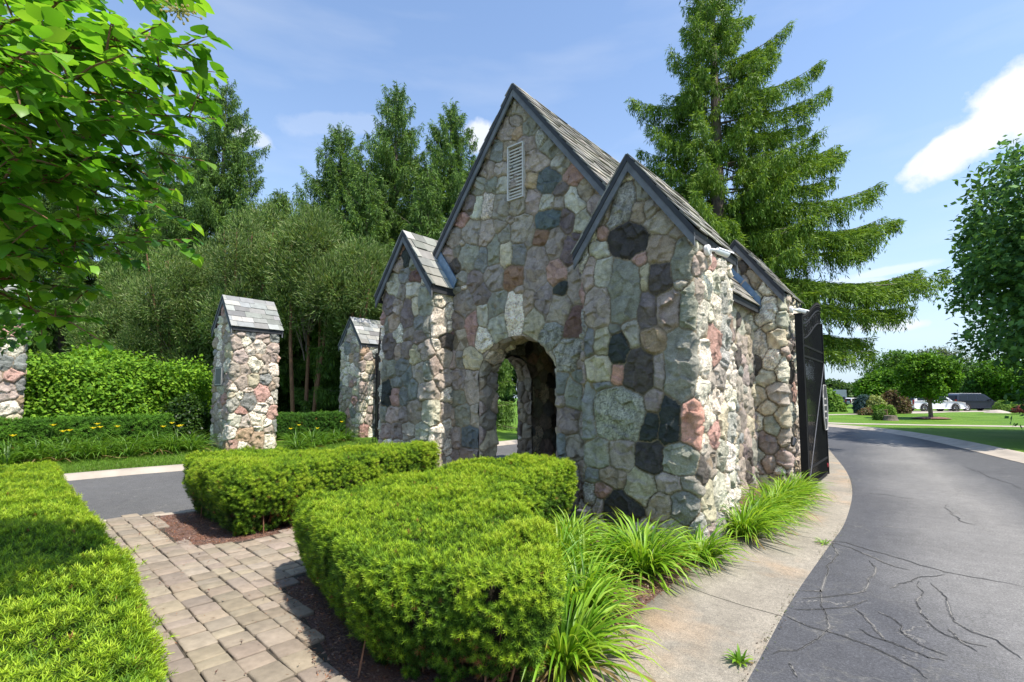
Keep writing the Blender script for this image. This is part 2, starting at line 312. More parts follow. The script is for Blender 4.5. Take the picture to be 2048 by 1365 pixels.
def field(S, Z, stones, relief, seed, mort=.0065, rough=1.0):
    'heights and colours of a rubble wall over the grid S x Z'
    sh = S.shape; d1 = np.full(sh, 9.0); d2 = np.full(sh, 9.0); lab = np.zeros(sh, np.int32)
    wx = S + .03*fbm(S*7, Z*7, 0, 3, seed) + .006*vnoise(S*60, Z*60, 0, seed+5); wz = Z + .03*fbm(S*7, Z*7, 5.5, 3, seed+9) + .006*vnoise(S*60, Z*60, 0, seed+6)
    s_ax = S[0]; z_ax = Z[:, 0]; sz = np.zeros(len(stones))
    for i, (cs, cz, a, b, rot, c) in enumerate(stones):
        R = 1.9*max(a, b)+.05
        i0, i1 = np.searchsorted(s_ax, (cs-R, cs+R)); j0, j1 = np.searchsorted(z_ax, (cz-R, cz+R))
        if i1 <= i0 or j1 <= j0: continue
        u = wx[j0:j1, i0:i1]-cs; v = wz[j0:j1, i0:i1]-cz
        uu = (u*cos(rot)-v*sin(rot))/a; vv = (u*sin(rot)+v*cos(rot))/b
        p = 2.8; d = (np.abs(uu)**p+np.abs(vv)**p)**(1/p)
        # scale so that the gap to a neighbour is measured in metres
        q = (d-1)*min(a, b)
        D1 = d1[j0:j1, i0:i1]; D2 = d2[j0:j1, i0:i1]; LB = lab[j0:j1, i0:i1]
        less = q < D1
        D2[:] = np.where(less, D1, np.minimum(D2, q)); LB[:] = np.where(less, i, LB); D1[:] = np.where(less, q, D1)
    e = np.minimum((d2-d1)*.5-mort, .10-d1)
    n = len(stones); rr = np.random.RandomState(seed)
    st = np.array([q[:5] for q in stones]); ctr = st[lab]
    u = S-ctr[..., 0]; v = Z-ctr[..., 1]
    fac = np.full(sh, 9.0)
    for k in range(5):
        th = rr.uniform(0, 2*pi, n); g = rr.uniform(.05, .42, n); c0 = rr.uniform(.0, .035, n)
        fac = np.minimum(fac, c0[lab] + g[lab]*(u*np.cos(th[lab])+v*np.sin(th[lab]))+.05)
    fac = np.clip(fac, -.02, .07)
    hs = rr.uniform(.75, 1.25, n)[lab]
    edge = np.clip(e/.012, 0, 1)**.5
    wS = S+.02*fbm(S*11, Z*11, 0, 3, seed+40); wZ = Z+.02*fbm(S*11, Z*11, 9, 3, seed+41)
    fc = facets(wS+lab*.37, wZ+lab*.21, .17, seed+50, .36)+.5*facets(wS, wZ, .06, seed+60, .34)
    h = relief*(.6+.4*hs)*edge*(.85+.15*sstep(.0, .04, e)) + edge*(fac*.42 + .8*fc*rough*sstep(0, .025, e) + .005*fbm(S*45, Z*45, 0, 2, seed+8))
    inside = e > 0
    h = np.where(inside, np.maximum(h, .002), 0.0) + np.where(inside, 0, .004*fbm(S*25, Z*25, 0, 3, seed+4))
    base = np.array([SCOL[q[5]] for q in stones])
    base = base*rr.uniform(.85, 1.17, (n, 1))*(1+rr.uniform(-.03, .03, (n, 3)))
    col = base[lab]*(1+.22*fbm(S*5, Z*5, lab*1.7, 3, seed+2))[..., None]
    sp = np.array([q[5] in 'sLw' for q in stones])[lab]
    col = col*np.where(sp, 1+.55*vnoise(S*75, Z*75, 0, seed+1), 1.0)[..., None]
    # warm mineral veins on some stones
    vein = sstep(.5, .75, fbm(S*6, Z*6, lab*5.3, 3, seed+33)+.25*rr.uniform(-1, 1, n)[lab])
    col = col*(1-.55*vein[..., None]) + .55*vein[..., None]*s2l((150, 120, 80))
    mc = MORT*(1+.3*fbm(S*4, Z*4, 0, 4, seed+7))[..., None]*(1 - .3*sstep(.9, .1, Z))[..., None]
    col = np.where(inside[..., None], col, mc)
    return h, col
def path_geo(path, s, w=.035):
    P = np.array(path, float); L = np.r_[0, np.cumsum(np.hypot(*(P[1:]-P[:-1]).T))]
    def pos(t):
        t = np.clip(t, 0, L[-1]); return np.c_[np.interp(t, L, P[:, 0]), np.interp(t, L, P[:, 1])]
    pp = (pos(s-w)+pos(s)+pos(s+w))/3
    t = pos(s+w)-pos(s-w); t /= np.maximum(np.linalg.norm(t, axis=1, keepdims=True), 1e-9)
    return pp, np.c_[t[:, 1], -t[:, 0]], L
def strip(name, path, ztop, stones, res, parent, relief=.045, holes=(), seed=1, z0=-.05, zmax=4.0, rough=1.0, mort=.0065):
    P = np.array(path, float); tot = np.hypot(*(P[1:]-P[:-1]).T).sum()
    s = np.linspace(0, tot, int(tot/res)+1); z = np.arange(z0, zmax+res, res)
    S, Z = np.meshgrid(s, z); h, col = field(S, Z, stones, relief, seed, mort, rough)
    pp, nn, L = path_geo(path, s)
    zt = np.array([ztop(t) for t in s]); ZZ = np.minimum(Z, zt[None, :])
    SS = S.copy()
    keep_v = Z-res < zt[None, :]
    inh = np.zeros(S.shape, bool)
    for (hc, hw, spring, rise) in holes:
        Rr = (hw*hw+rise*rise)/(2*rise); zc = spring+rise-Rr
        du = S-hc; ina = (np.abs(du) < hw) & ((Z < spring) | (np.hypot(du, Z-zc) < Rr) & (Z >= spring))
        inh |= ina
    f = np.arange(S.size).reshape(S.shape)
    Q = np.stack([f[:-1, :-1], f[:-1, 1:], f[1:, 1:], f[1:, :-1]], -1).reshape(-1, 4)
    allin = inh.ravel()[Q].all(1); above = (Z.ravel()[Q].min(1) >= zt[Q[:, 0] % len(s)]) & (Z.ravel()[Q].min(1) >= zt[Q[:, 1] % len(s)])
    keep = ~allin & ~above
    if holes:   # pull the ragged edge onto the opening's outline
        for (hc, hw, spring, rise) in holes:
            Rr = (hw*hw+rise*rise)/(2*rise); zc = spring+rise-Rr
            du = SS-hc; side = (np.abs(du) < hw) & (ZZ < spring)
            arc = (np.abs(du) < hw+.001) & (ZZ >= spring) & (np.hypot(du, ZZ-zc) < Rr)
            rr_ = np.maximum(np.hypot(du, ZZ-zc), 1e-6)
            SS = np.where(side, hc+np.sign(du)*hw, np.where(arc, hc+du/rr_*Rr, SS)); ZZ = np.where(arc, zc+(ZZ-zc)/rr_*Rr, ZZ)
            near = np.where(Z < spring, hw-np.abs(S-hc), Rr-np.hypot(S-hc, Z-zc))
            h = np.where((near > -.02) & (near < .1) & (Z < spring+rise+.1), h*.5, h)
    X = np.interp(SS.ravel(), s, pp[:, 0]) + np.interp(SS.ravel(), s, nn[:, 0])*h.ravel()
    Y = np.interp(SS.ravel(), s, pp[:, 1]) + np.interp(SS.ravel(), s, nn[:, 1])*h.ravel()
    V = np.c_[X, Y, ZZ.ravel()]; Q = Q[keep]
    used = np.unique(Q); mp = np.full(len(V), -1); mp[used] = np.arange(len(used))
    return mk(name, V[used], mp[Q], M['stone'], parent, col.reshape(-1, 3)[used])
def reveal(name, P0, axis, hw, spring, rise, depth, seed, parent, z0=-.05, res=.02):
    'lining of an arched opening; P0 centre of its face at ground, axis = unit vector across, depth along the inward normal'
    Rr = (hw*hw+rise*rise)/(2*rise); zc = spring+rise-Rr; a0 = math.asin(min(1, hw/Rr))
    if spring-zc < 0: a0 = pi-a0
    prof = []; nz = int((spring-z0)/res)
    prof += [(-hw, z0+(spring-z0)*i/nz, 1, 0) for i in range(nz)]
    na = int(2*a0*Rr/res); prof += [(sin(-a0+2*a0*i/na)*Rr, zc+cos(-a0+2*a0*i/na)*Rr, -sin(-a0+2*a0*i/na), -cos(-a0+2*a0*i/na)) for i in range(na+1)]
    prof += [(hw, spring-(spring-z0)*i/nz, -1, 0) for i in range(1, nz+1)]
    prof = np.array(prof); s = np.arange(len(prof))*res; t = np.arange(0, depth+res, res)
    T, S = np.meshgrid(t, s)
    st = fill([], 0, depth, 0, s[-1], seed, 'ggwmvttgy', (.16, .2)); h, col = field(T, S, st, .03, seed)
    h = h*sstep(0, .05, T)
    ax = np.array(axis[:2], float); nr = np.array([-ax[1], ax[0]])
    U = prof[:, 0][:, None]+prof[:, 2][:, None]*h; ZZ = prof[:, 1][:, None]+prof[:, 3][:, None]*h
    V = np.stack([P0[0]+ax[0]*U+nr[0]*T, P0[1]+ax[1]*U+nr[1]*T, ZZ], -1).reshape(-1, 3)
    f = np.arange(T.size).reshape(T.shape); Q = np.stack([f[:-1, :-1], f[:-1, 1:], f[1:, 1:], f[1:, :-1]], -1).reshape(-1, 4)
    return mk(name, V, Q, M['stone'], parent, col.reshape(-1, 3))
def gable_roof(xc, y0, y1, zr, hw, slope, parent, courses, sw=(.22, .34), seed=1, base=(150, 150, 142), board=.1, under=True):
    'slated gable roof, ridge along Y'
    r = random.Random(seed); ze = zr-hw*slope; Ls = sqrt(hw*hw+(hw*slope)**2)
    for sg in (-1, 1):
        S = Vector((-sg*hw, 0, hw*slope)).normalized(); Nn = Vector((sg*slope, 0, 1)).normalized(); U = Vector((0, 1, 0))
        O = Vector((xc+sg*hw, y0, ze)); mb = MB(); ex = Ls/courses
        for k in range(courses):
            y = -r.uniform(0, sw[1])
            while y < y1-y0:
                w = r.uniform(*sw); a, b = max(y, -.012), min(y+w, y1-y0+.012); y += w
                if b-a < .03: continue
                lo = k*ex + (r.uniform(-.02, .012) if k else -.015); hi = min((k+1)*ex+.06, Ls); th = r.uniform(.012, .024); tl = r.uniform(.014, .03)
                g = r.uniform(.7, 1.12); c = s2l(np.array(base)*g*np.array([r.uniform(.98, 1.03), 1, r.uniform(.96, 1.02)]).clip(0, 255))
                p = lambda uu, ss, nn: O+U*uu+S*ss+Nn*nn
                q = r.uniform(-.006, .006)
                A = [p(a+.003, lo+q, tl), p(b-.003, lo-q, tl), p(b-.003, hi, .004), p(a+.003, hi, .004)]
                mb.add(A+[v+Nn*th for v in A], [(3, 2, 1, 0), (4, 5, 6, 7), (0, 1, 5, 4), (1, 2, 6, 5), (2, 3, 7, 6), (3, 0, 4, 7)], c)
        mb.build('slates', M['slate'], parent)
    d = MB()   # deck under the slates
    t = .035; q = t*sqrt(1+slope*slope)
    A = [(xc-hw, y0+.012, ze-.006), (xc, y0+.012, zr-.006), (xc+hw, y0+.012, ze-.006), (xc+hw, y0+.012, ze-q), (xc, y0+.012, zr-q), (xc-hw, y0+.012, ze-q)]
    d.prism(A, (0, y1-y0-.024, 0)); d.build('roof_deck', M['trimdark'], parent)
    k = sqrt(1+slope*slope)
    for ya, dy in ((y0-.01, .045), (y1-.035, .045)):
        for sg in (-1, 1):
            def band(t0, t1, y, dd, nm, mt, ext=0):
                mb = MB(); mb.prism([(xc+sg*(hw+ext), y, ze-t0*k-ext*slope), (xc+sg*.001, y, zr-t0*k), (xc+sg*.001, y, zr-t1*k), (xc+sg*(hw+ext), y, ze-t1*k-ext*slope)], (0, dd, 0))
                mb.build(nm, mt, parent)
            band(-.004, board*.55, ya, dy, 'drip_board', M['trimdark'], .004); band(board*.55+.002, board*1.35, ya+.012 if ya < y1-.1 else ya, dy-.012, 'rake_board', M['trim'])
    for sg in (-1, 1):
        b1 = MB(); b1.box((xc+sg*(hw-.02), (y0+y1)/2, ze-.075), (.03, y1-y0-.1, .1)); b1.build('eave_board', M['trimdark'], parent)

AHW, ASP, ARI = .855, 2.36, .58
def ztop_pier(w, d, ze=3.95, zp=5.05, rev=0.0):
    L = [rev, rev+w, rev+w+d, rev+2*w+d]
    def f(s):
        for a, b in ((L[0], L[1]), (L[2], L[3])):
            if a <= s <= b:
                return ze+(zp-ze)*(1-abs(s-(a+b)/2)/((b-a)/2))
        return ze
    return f
def pier(parent, x0, x1, y0, y1, traced, res, seed, relief=.05, mix=MIXA, zb=-.05, name='corner_pier', zoff=0, side=1.12):
    w, d = x1-x0, y1-y0
    path = [(x0, y1), (x0, y0), (x1, y0), (x1, y1), (x0, y1)]
    st = [] if traced is None else parse(traced, d, x0)
    tot = 2*(w+d)
    st = fill(st, 0, tot, zb, 5.1+zoff, seed, mix, scale=1.0 if traced else 1.0)
    L0 = ztop_pier(w, d, 3.95+zoff, 5.05+zoff); f = lambda s: L0(s-d) if s > d else 3.95+zoff
    return strip(name, path, f, st, res, parent, relief, (), seed, zb, 5.1+zoff, side)

def gatehouse():
    g = empty('stone_gatehouse', (-5.4, 9.3, 0), 'fieldstone gatehouse with steep slate gables and an arched opening, filling the middle of the picture', 'gatehouse')
    def part(f, *a, **k): return f(*a, **k)
    class Tmp: pass
    G = bpy.data.objects.new('tmp', None)
    # the front wall with its arch
    xs, xe = -8.05, -2.76
    Rr = (AHW**2+ARI**2)/(2*ARI); zc = ASP+ARI-Rr
    traced = [q for q in parse(ST_MAIN, 0, xs) if not (math.hypot(q[0]+xs+5.44, q[1]-zc) < Rr+.5 and q[1] > ASP-.15)]
    for ang, rad, a, b, c in ((-62, .27, .19, .27, 'y'), (-40, .28, .17, .28, 'w'), (-20, .27, .17, .27, 'c'), (0, .34, .175, .36, 'w'), (20, .27, .18, .27, 'y'), (41, .28, .17, .28, 's'), (63, .29, .2, .29, 'L')):
        r_ = radians(ang); traced.append((-5.44-xs+sin(r_)*(Rr+rad), zc+cos(r_)*(Rr+rad), a, b, r_, c))
    st = fill(traced, 0, xe-xs, -.05, 7.3, 11, MIXA)
    gab = lambda s: 7.3-1.31*abs(s+xs+5.4)
    strip('front_wall', [(xs, 6.6), (xe, 6.6)], gab, st, .0125, g, .02, [(-5.44-xs, AHW, ASP, ARI)], 21, zmax=7.3, rough=1.15)
    # side and rear walls
    P = [(xe, 6.62), (xe, 12.05), (xs, 12.05), (xs, 6.62)]; L1 = 5.43; L2 = L1+xe-xs
    def zt(s):
        if L1 < s < L2: return 7.3-1.31*abs(xe-(s-L1)+5.4)
        return 3.9
    st = fill([], 0, L2+5.43, -.05, 7.3, 31, MIXL, n=(900, 2600, 4000))
    strip('side_wall', P, zt, st, .028, g, .035, [(L2+12.05-9.15, .72, 2.35, .55), (L1+2.68, AHW, ASP, ARI)], 22, zmax=7.3)  # second opening is an unseen rear arch, added to let light inside
    P = [(-7.6, 7.05), (-7.6, 11.6), (-3.2, 11.6), (-3.2, 7.05), (-7.6, 7.05)]
    st = fill([], 0, 17.9, -.05, 3.9, 33, MIXA, n=(900, 2600, 3000))
    strip('inner_wall', P, lambda s: 3.9, st, .03, g, .025, [(2.1, .72, 2.35, .55), (4.55+4.4+4.55+2.24, AHW, ASP, ARI), (6.71, AHW, ASP, ARI)], 23, zmax=3.9)  # last opening is the added rear arch from inside
    reveal('arch_lining', (-5.44, 6.6), (1, 0), AHW, ASP, ARI, .46, 41, g)
    reveal('arch_lining', (-8.05, 9.15), (0, -1), .72, 2.35, .55, .46, 42, g)
    reveal('arch_lining', (-5.44, 12.05), (-1, 0), AHW, ASP, ARI, .46, 43, g)  # lines the unseen rear arch, added to brighten the interior
    c = MB(); c.box((-5.4, 9.3, 3.95), (4.9, 4.9, .06)); c.build('ceiling', M['trimdark'], g)
    # corner piers
    pier(g, -3.79, -2.19, 6.11, 7.65, ST_RIGHT, .0115, 51, .02, MIXSUN)
    pier(g, -8.6, -7.02, 6.11, 7.65, ST_LEFT, .0135, 52, .02, MIXSUN)
    pier(g, -3.79, -2.19, 10.95, 12.5, None, .02, 53, .05, MIXL)
    pier(g, -8.6, -7.02, 10.95, 12.5, None, .035, 54, .05, MIXL)
    # roofs
    gable_roof(-5.4, 6.47, 12.2, 7.4, 2.82, 1.31, g, 22, (.2, .34), 61, (136, 132, 122))
    for xc, y0, y1, s in ((-2.99, 5.99, 7.78, 62), (-7.81, 5.99, 7.3, 63), (-2.99, 10.82, 12.62, 64), (-7.81, 11.4, 12.62, 65)):
        gable_roof(xc, y0, y1, 5.15, .87, 1.38, g, 6, (.24, .36), s, (158, 158, 150) if xc < -5 else (140, 136, 126))
    # flashing where the pier roofs meet the walls
    f = MB()
    for xa, sg, y in ((-7.81, 1, 6.5), ):
        A = [(xa+sg*.30, y, 5.15-.30*1.38+.04), (xa+sg*.90, y, 5.15-.90*1.38+.04), (xa+sg*1.0, y, 5.15-.90*1.38+.2), (xa+sg*.42, y, 5.15-.2*1.38+.02)]
        f.prism(A, (0, .03, 0)); f.build('flashing', M['flash'], g); f = MB()
    A = [(-3.35, 10.86, 4.72), (-2.55, 10.86, 3.66), (-2.55, 10.86, 3.9), (-3.2, 10.86, 4.8)]
    f.prism(A, (0, .03, 0)); f.build('flashing', M['flash'], g)
    # louvre
    v = MB(); x0, x1, z0, z1, y = -5.56, -5.2, 5.32, 6.31, 6.53
    v.box(((x0+x1)/2, y+.05, z0+.012), (x1-x0, .14, .024)); v.box(((x0+x1)/2, y+.05, z1-.012), (x1-x0, .14, .024))
    v.box((x0+.012, y+.05, (z0+z1)/2), (.024, .136, z1-z0-.05)); v.box((x1-.012, y+.05, (z0+z1)/2), (.024, .136, z1-z0-.05))
    fr = v.build('vent_louver', M['louver'], g)
    b = MB(); n = 15
    for i in range(n):
        z = z0+.05+(z1-z0-.1)*(i+.5)/n
        b.box(((x0+x1)/2, y+.03, z), (x1-x0-.05, .035, .024), M=Matrix.Rotation(radians(12), 3, 'X'))
    b.build('slats', M['louver'], fr)
    b = MB(); b.box(((x0+x1)/2, y+.115, (z0+z1)/2), (x1-x0-.03, .01, z1-z0-.03)); b.build('vent_shade_sheet', M['void'], fr)  # sheet painting the gaps between slats as deep shade
    g.location = (0, 0, 0)
    # place the root at the building's foot without moving the parts
    g.location = (-5.4, 9.3, 0)
    for ch in g.children: ch.matrix_parent_inverse = Matrix.Translation((5.4, -9.3, 0))
    return g
gatehouse()

def free_pier(x0, y0, zb, seed, label, dy=1.57, dx=1.5, res=.022, plaque=False):
    g = empty('stone_gate_pier', (x0+dx/2, y0+dy/2, zb), label, 'gate pier', 'freestanding stone piers with slate gables')
    pier(g, x0, x0+dx, y0, y0+dy, None, res, seed, .035, MIXP, zb-.1, 'stonework', 0)
    gable_roof(x0+dx/2, y0-.1, y0+dy+.1, 5.15, dx/2+.08, 1.36, g, 6, (.3, .55), seed, (150, 151, 147))
    if plaque:
        b = MB(); b.box((x0+dx/2-.05, y0-.07, 2.55), (.62, .05, .62)); p = b.build('plaque', simple('grey_plaque', (.17, .17, .165), .6), g, bevel=.006)
        b = MB()
        for zz in (2.29, 2.81): b.box((x0+dx/2-.05, y0-.1, zz), (.5, .012, .025))
        for xx in (-.25, .25): b.box((x0+dx/2-.05+xx, y0-.1, 2.55), (.02, .012, .495))
        b.build('plaque_border', M['louver'], p)
    for ch in g.children: ch.matrix_parent_inverse = Matrix.Translation((-x0-dx/2, -y0-dy/2, -zb))
free_pier(-17.95, 6.28, .33, 71, 'slate capped stone pier with a grey plaque, beside the big leafy shrub', dy=1.42, dx=1.4, plaque=True)
free_pier(-18.75, 11.35, .3, 72, 'slate capped stone pier behind the folded black gate, just left of the gatehouse')
free_pier(-19.7, .25, .33, 73, 'slate capped stone pier at the left edge, half behind the big leafy shrub')
# ------------------------------------------------------------------ ground, roads, kerbs
def poly_sheet(name, pts, z, mat, kind='structure', zf=None):
    bm = bmesh.new(); vs = [bm.verts.new((p[0], p[1], z if zf is None else zf(p[0], p[1])+z)) for p in pts]
    f = bm.faces.new(vs); bmesh.ops.triangulate(bm, faces=[f]); bmesh.ops.recalc_face_normals(bm, faces=bm.faces[:])
    for fc in bm.faces:
        if fc.normal.z < 0: fc.normal_flip()
    me = bpy.data.meshes.new(name); bm.to_mesh(me); bm.free(); me.materials.append(mat)
    return tag(link(bpy.data.objects.new(name, me)), kind=kind)
def smooth_line(P, step=.5):
    P = np.array(P, float); n = len(P); out = []
    for i in range(n-1):
        p0, p1, p2, p3 = P[max(i-1, 0)], P[i], P[i+1], P[min(i+2, n-1)]
        k = max(2, int(np.linalg.norm(p2-p1)/step))
        for j in range(k):
            t = j/k; out.append(.5*((2*p1)+(-p0+p2)*t+(2*p0-5*p1+4*p2-p3)*t*t+(-p0+3*p1-3*p2+p3)*t**3))
    out.append(P[-1]); return np.array(out)
def normals2(L):
    t = np.gradient(L, axis=0); t /= np.linalg.norm(t, axis=1, keepdims=True); return np.c_[t[:, 1], -t[:, 0]]   # right of travel
def sweep(name, L, prof, mat, kind='structure', zf=None, col=None):
    'profile [(offset to the right, z)] along line L'
    N = normals2(L); V = []
    for o, z in prof:
        p = L+N*o; zz = np.full(len(L), float(z)) if zf is None else zf(p[:, 0], p[:, 1])+z
        V.append(np.c_[p, zz])
    V = np.stack(V, 1); f = np.arange(len(L)*len(prof)).reshape(len(L), len(prof))
    Q = np.stack([f[:-1, :-1], f[:-1, 1:], f[1:, 1:], f[1:, :-1]], -1).reshape(-1, 4)
    Vf = V.reshape(-1, 3); n0 = np.cross(Vf[Q[0, 1]]-Vf[Q[0, 0]], Vf[Q[0, 3]]-Vf[Q[0, 0]])
    if n0[2] < 0: Q = Q[:, ::-1]
    o = mk(name, Vf, Q, mat); return tag(o, kind=kind)
def grass_mat(name='lawn_grass'):
    m, nt, bs, N, L = nmat(name)
    a = tex(nt, .35, 5); b = tex(nt, 14, 5, rough=.7); c = tex(nt, 90, 2, rough=.8)
    base = ramp(nt, a.outputs[0], [(.3, (.075, .16, .014)), (.55, (.11, .21, .02)), (.75, (.16, .25, .03))])
    base = mixc(nt, 1.0, base, ramp(nt, b.outputs[0], [(.25, .65), (.75, 1.35)]), 'MULTIPLY')
    base = mixc(nt, 1.0, base, ramp(nt, c.outputs[0], [(.25, .55), (.75, 1.5)]), 'MULTIPLY')
    L(base, bs.inputs['Base Color']); bs.inputs['Roughness'].default_value = .8; bs.inputs['Specular IOR Level'].default_value = .15
    bump(nt, bs, mth(nt, 'ADD', b.outputs[0], c.outputs[0]), .6, .05); return m
def asphalt_mat():
    m, nt, bs, N, L = nmat('asphalt')
    tc = N('ShaderNodeTexCoord'); sp = N('ShaderNodeSeparateXYZ'); L(tc.outputs['Object'], sp.inputs[0]); X, Y = sp.outputs[0], sp.outputs[1]
    n1 = tex(nt, .5, 4); n2 = tex(nt, 220, 3, rough=.8); n3 = tex(nt, 6, 6, rough=.65); n4 = tex(nt, .8, 5, stretch=(1, .25, 1))
    # dark sealed band beside the concrete, worn lighter lane beyond
    d = mth(nt, 'ADD', X, mth(nt, 'MULTIPLY', mth(nt, 'MAXIMUM', mth(nt, 'SUBTRACT', Y, 9), 0), .11))
    d = mth(nt, 'ADD', d, mth(nt, 'MULTIPLY', mth(nt, 'SUBTRACT', n4.outputs[0], .5), 1.2))
    fr = mth(nt, 'MULTIPLY', mth(nt, 'SUBTRACT', 6.6, Y), .32)
    d = mth(nt, 'SUBTRACT', d, mth(nt, 'MAXIMUM', fr, 0.0))
    lane = ramp(nt, mth(nt, 'MULTIPLY', mth(nt, 'ADD', d, 1.2), .3), [(.12, (.078, .079, .085)), (.36, (.155, .151, .146)), (.6, (.192, .185, .174)), (.85, (.09, .09, .092))])
    # the left road is evenly dark
    left = mth(nt, 'LESS_THAN', X, -8.4); lane = mixc(nt, left, lane, (.1, .099, .098))
    lane = mixc(nt, 1.0, lane, ramp(nt, n1.outputs[0], [(.3, .9), (.7, 1.12)]), 'MULTIPLY')
    lane = mixc(nt, 1.0, lane, ramp(nt, n2.outputs[0], [(.25, .4), (.5, 1.0), (.75, 2.1)]), 'MULTIPLY')
    lane = mixc(nt, 1.0, lane, ramp(nt, n3.outputs[0], [(.3, .86), (.7, 1.14)]), 'MULTIPLY')
    n5 = tex(nt, 48, 4, rough=.85); lane = mixc(nt, 1.0, lane, ramp(nt, n5.outputs[0], [(.3, .6), (.5, 1.0), (.68, 1.6)]), 'MULTIPLY')
    # cracks: warped cell borders, kept to the worn patch in front, pale grit inside
    wv = N('ShaderNodeVectorMath'); wv.operation = 'ADD'; nw = tex(nt, 3.5, 6, rough=.6); sc = N('ShaderNodeVectorMath'); sc.operation = 'SCALE'
    L(nw.outputs['Color'], sc.inputs[0]); sc.inputs['Scale'].default_value = .5; L(tc.outputs['Object'], wv.inputs[0]); L(sc.outputs[0], wv.inputs[1])
    def cr(scale, w0, w1):
        v = N('ShaderNodeTexVoronoi'); v.feature = 'DISTANCE_TO_EDGE'; v.inputs['Scale'].default_value = scale; L(wv.outputs[0], v.inputs['Vector'])
        return ramp(nt, v.outputs[0], [(w0, 1.0), (w1, 0.0)])
    patch = ramp(nt, mth(nt, 'ADD', mth(nt, 'MULTIPLY', mth(nt, 'SUBTRACT', 8.0, Y), .22), mth(nt, 'MULTIPLY', mth(nt, 'SUBTRACT', n1.outputs[0], .5), .8)), [(.25, 0.0), (.5, 1.0)])
    seg = ramp(nt, tex(nt, 1.6, 3).outputs[0], [(.36, 0.0), (.5, 1.0)])
    c1 = mth(nt, 'MULTIPLY', mth(nt, 'MULTIPLY', mth(nt, 'MULTIPLY', cr(2.1, .004, .009), patch), seg), .45); c2 = mth(nt, 'MULTIPLY', cr(.5, .003, .006), ramp(nt, tex(nt, .7, 3).outputs[0], [(.45, 0.0), (.6, 1.0)]))
    grit = ramp(nt, tex(nt, 30, 3, rough=.7).outputs[0], [(.42, (.025, .025, .027)), (.52, (.25, .24, .22))])
    halo = mth(nt, 'MULTIPLY', mth(nt, 'MULTIPLY', cr(2.1, .01, .06), patch), seg)
    lane = mixc(nt, mth(nt, 'MULTIPLY', halo, .45), lane, (.12, .118, .112))
    lane = mixc(nt, mth(nt, 'MAXIMUM', c1, c2, True), lane, grit)
    L(lane, bs.inputs['Base Color']); bs.inputs['Roughness'].default_value = .88; bs.inputs['Specular IOR Level'].default_value = .2
    h = mth(nt, 'SUBTRACT', n2.outputs[0], mth(nt, 'MULTIPLY', mth(nt, 'MAXIMUM', c1, c2), 1.5)); bump(nt, bs, h, .5, .006)
    return m
def concrete_mat():
    m, nt, bs, N, L = nmat('exposed_concrete')
    n1 = tex(nt, 1.2, 6); n2 = tex(nt, 160, 3, rough=.8); n3 = tex(nt, 12, 5, rough=.7); st = tex(nt, .9, 5)
    c = ramp(nt, n1.outputs[0], [(.3, (.225, .2, .16)), (.7, (.31, .275, .22))])
    c = mixc(nt, ramp(nt, st.outputs[0], [(.52, 0.0), (.7, .55)]), c, (.42, .28, .16))
    c = mixc(nt, 1.0, c, ramp(nt, tex(nt, 60, 3, rough=.8).outputs[0], [(.3, .72), (.5, 1.0), (.7, 1.3)]), 'MULTIPLY')
    c = mixc(nt, 1.0, c, ramp(nt, n2.outputs[0], [(.28, .45), (.5, 1.0), (.7, 1.5)]), 'MULTIPLY')
    c = mixc(nt, 1.0, c, ramp(nt, n3.outputs[0], [(.3, .82), (.7, 1.15)]), 'MULTIPLY')
    sp = N('ShaderNodeSeparateXYZ'); tc = N('ShaderNodeTexCoord'); L(tc.outputs['Object'], sp.inputs[0]); jt = mth(nt, 'LESS_THAN', mth(nt, 'FRACT', mth(nt, 'DIVIDE', mth(nt, 'ADD', sp.outputs[1], .9), 2.9)), .005)
    c = mixc(nt, jt, c, (.05, .045, .035))
    L(c, bs.inputs['Base Color']); bs.inputs['Roughness'].default_value = .85; bs.inputs['Specular IOR Level'].default_value = .25
    bump(nt, bs, n2.outputs[0], .5, .006); return m
def mulch_mat():
    m, nt, bs, N, L = nmat('bark_mulch')
    n1 = tex(nt, 45, 6, rough=.75, stretch=(1, 2.2, 1)); n2 = tex(nt, 3, 4)
    c = ramp(nt, n1.outputs[0], [(.3, (.05, .025, .02)), (.5, (.17, .095, .075)), (.7, (.36, .24, .19))])
    c = mixc(nt, ramp(nt, n2.outputs[0], [(.5, 0.0), (.68, .5)]), c, (.36, .15, .075))
    L(c, bs.inputs['Base Color']); bs.inputs['Roughness'].default_value = .9; bump(nt, bs, n1.outputs[0], 1.0, .03); return m
M['grass'] = grass_mat(); M['asphalt'] = asphalt_mat(); M['concrete'] = concrete_mat(); M['mulch'] = mulch_mat()
M['kerb'] = simple('kerb_concrete', (.4, .345, .28), .85, var=.22, scale=1.6, bmp=.4, bscale=90)
M['paver'] = simple('tumbled_paver', (1, 1, 1), .85, var=.2, scale=14, bmp=.6, bscale=120, use_attr=True)
M['joint'] = simple('joint_sand', (.055, .045, .032), .95, var=.5, scale=20, bmp=.6)

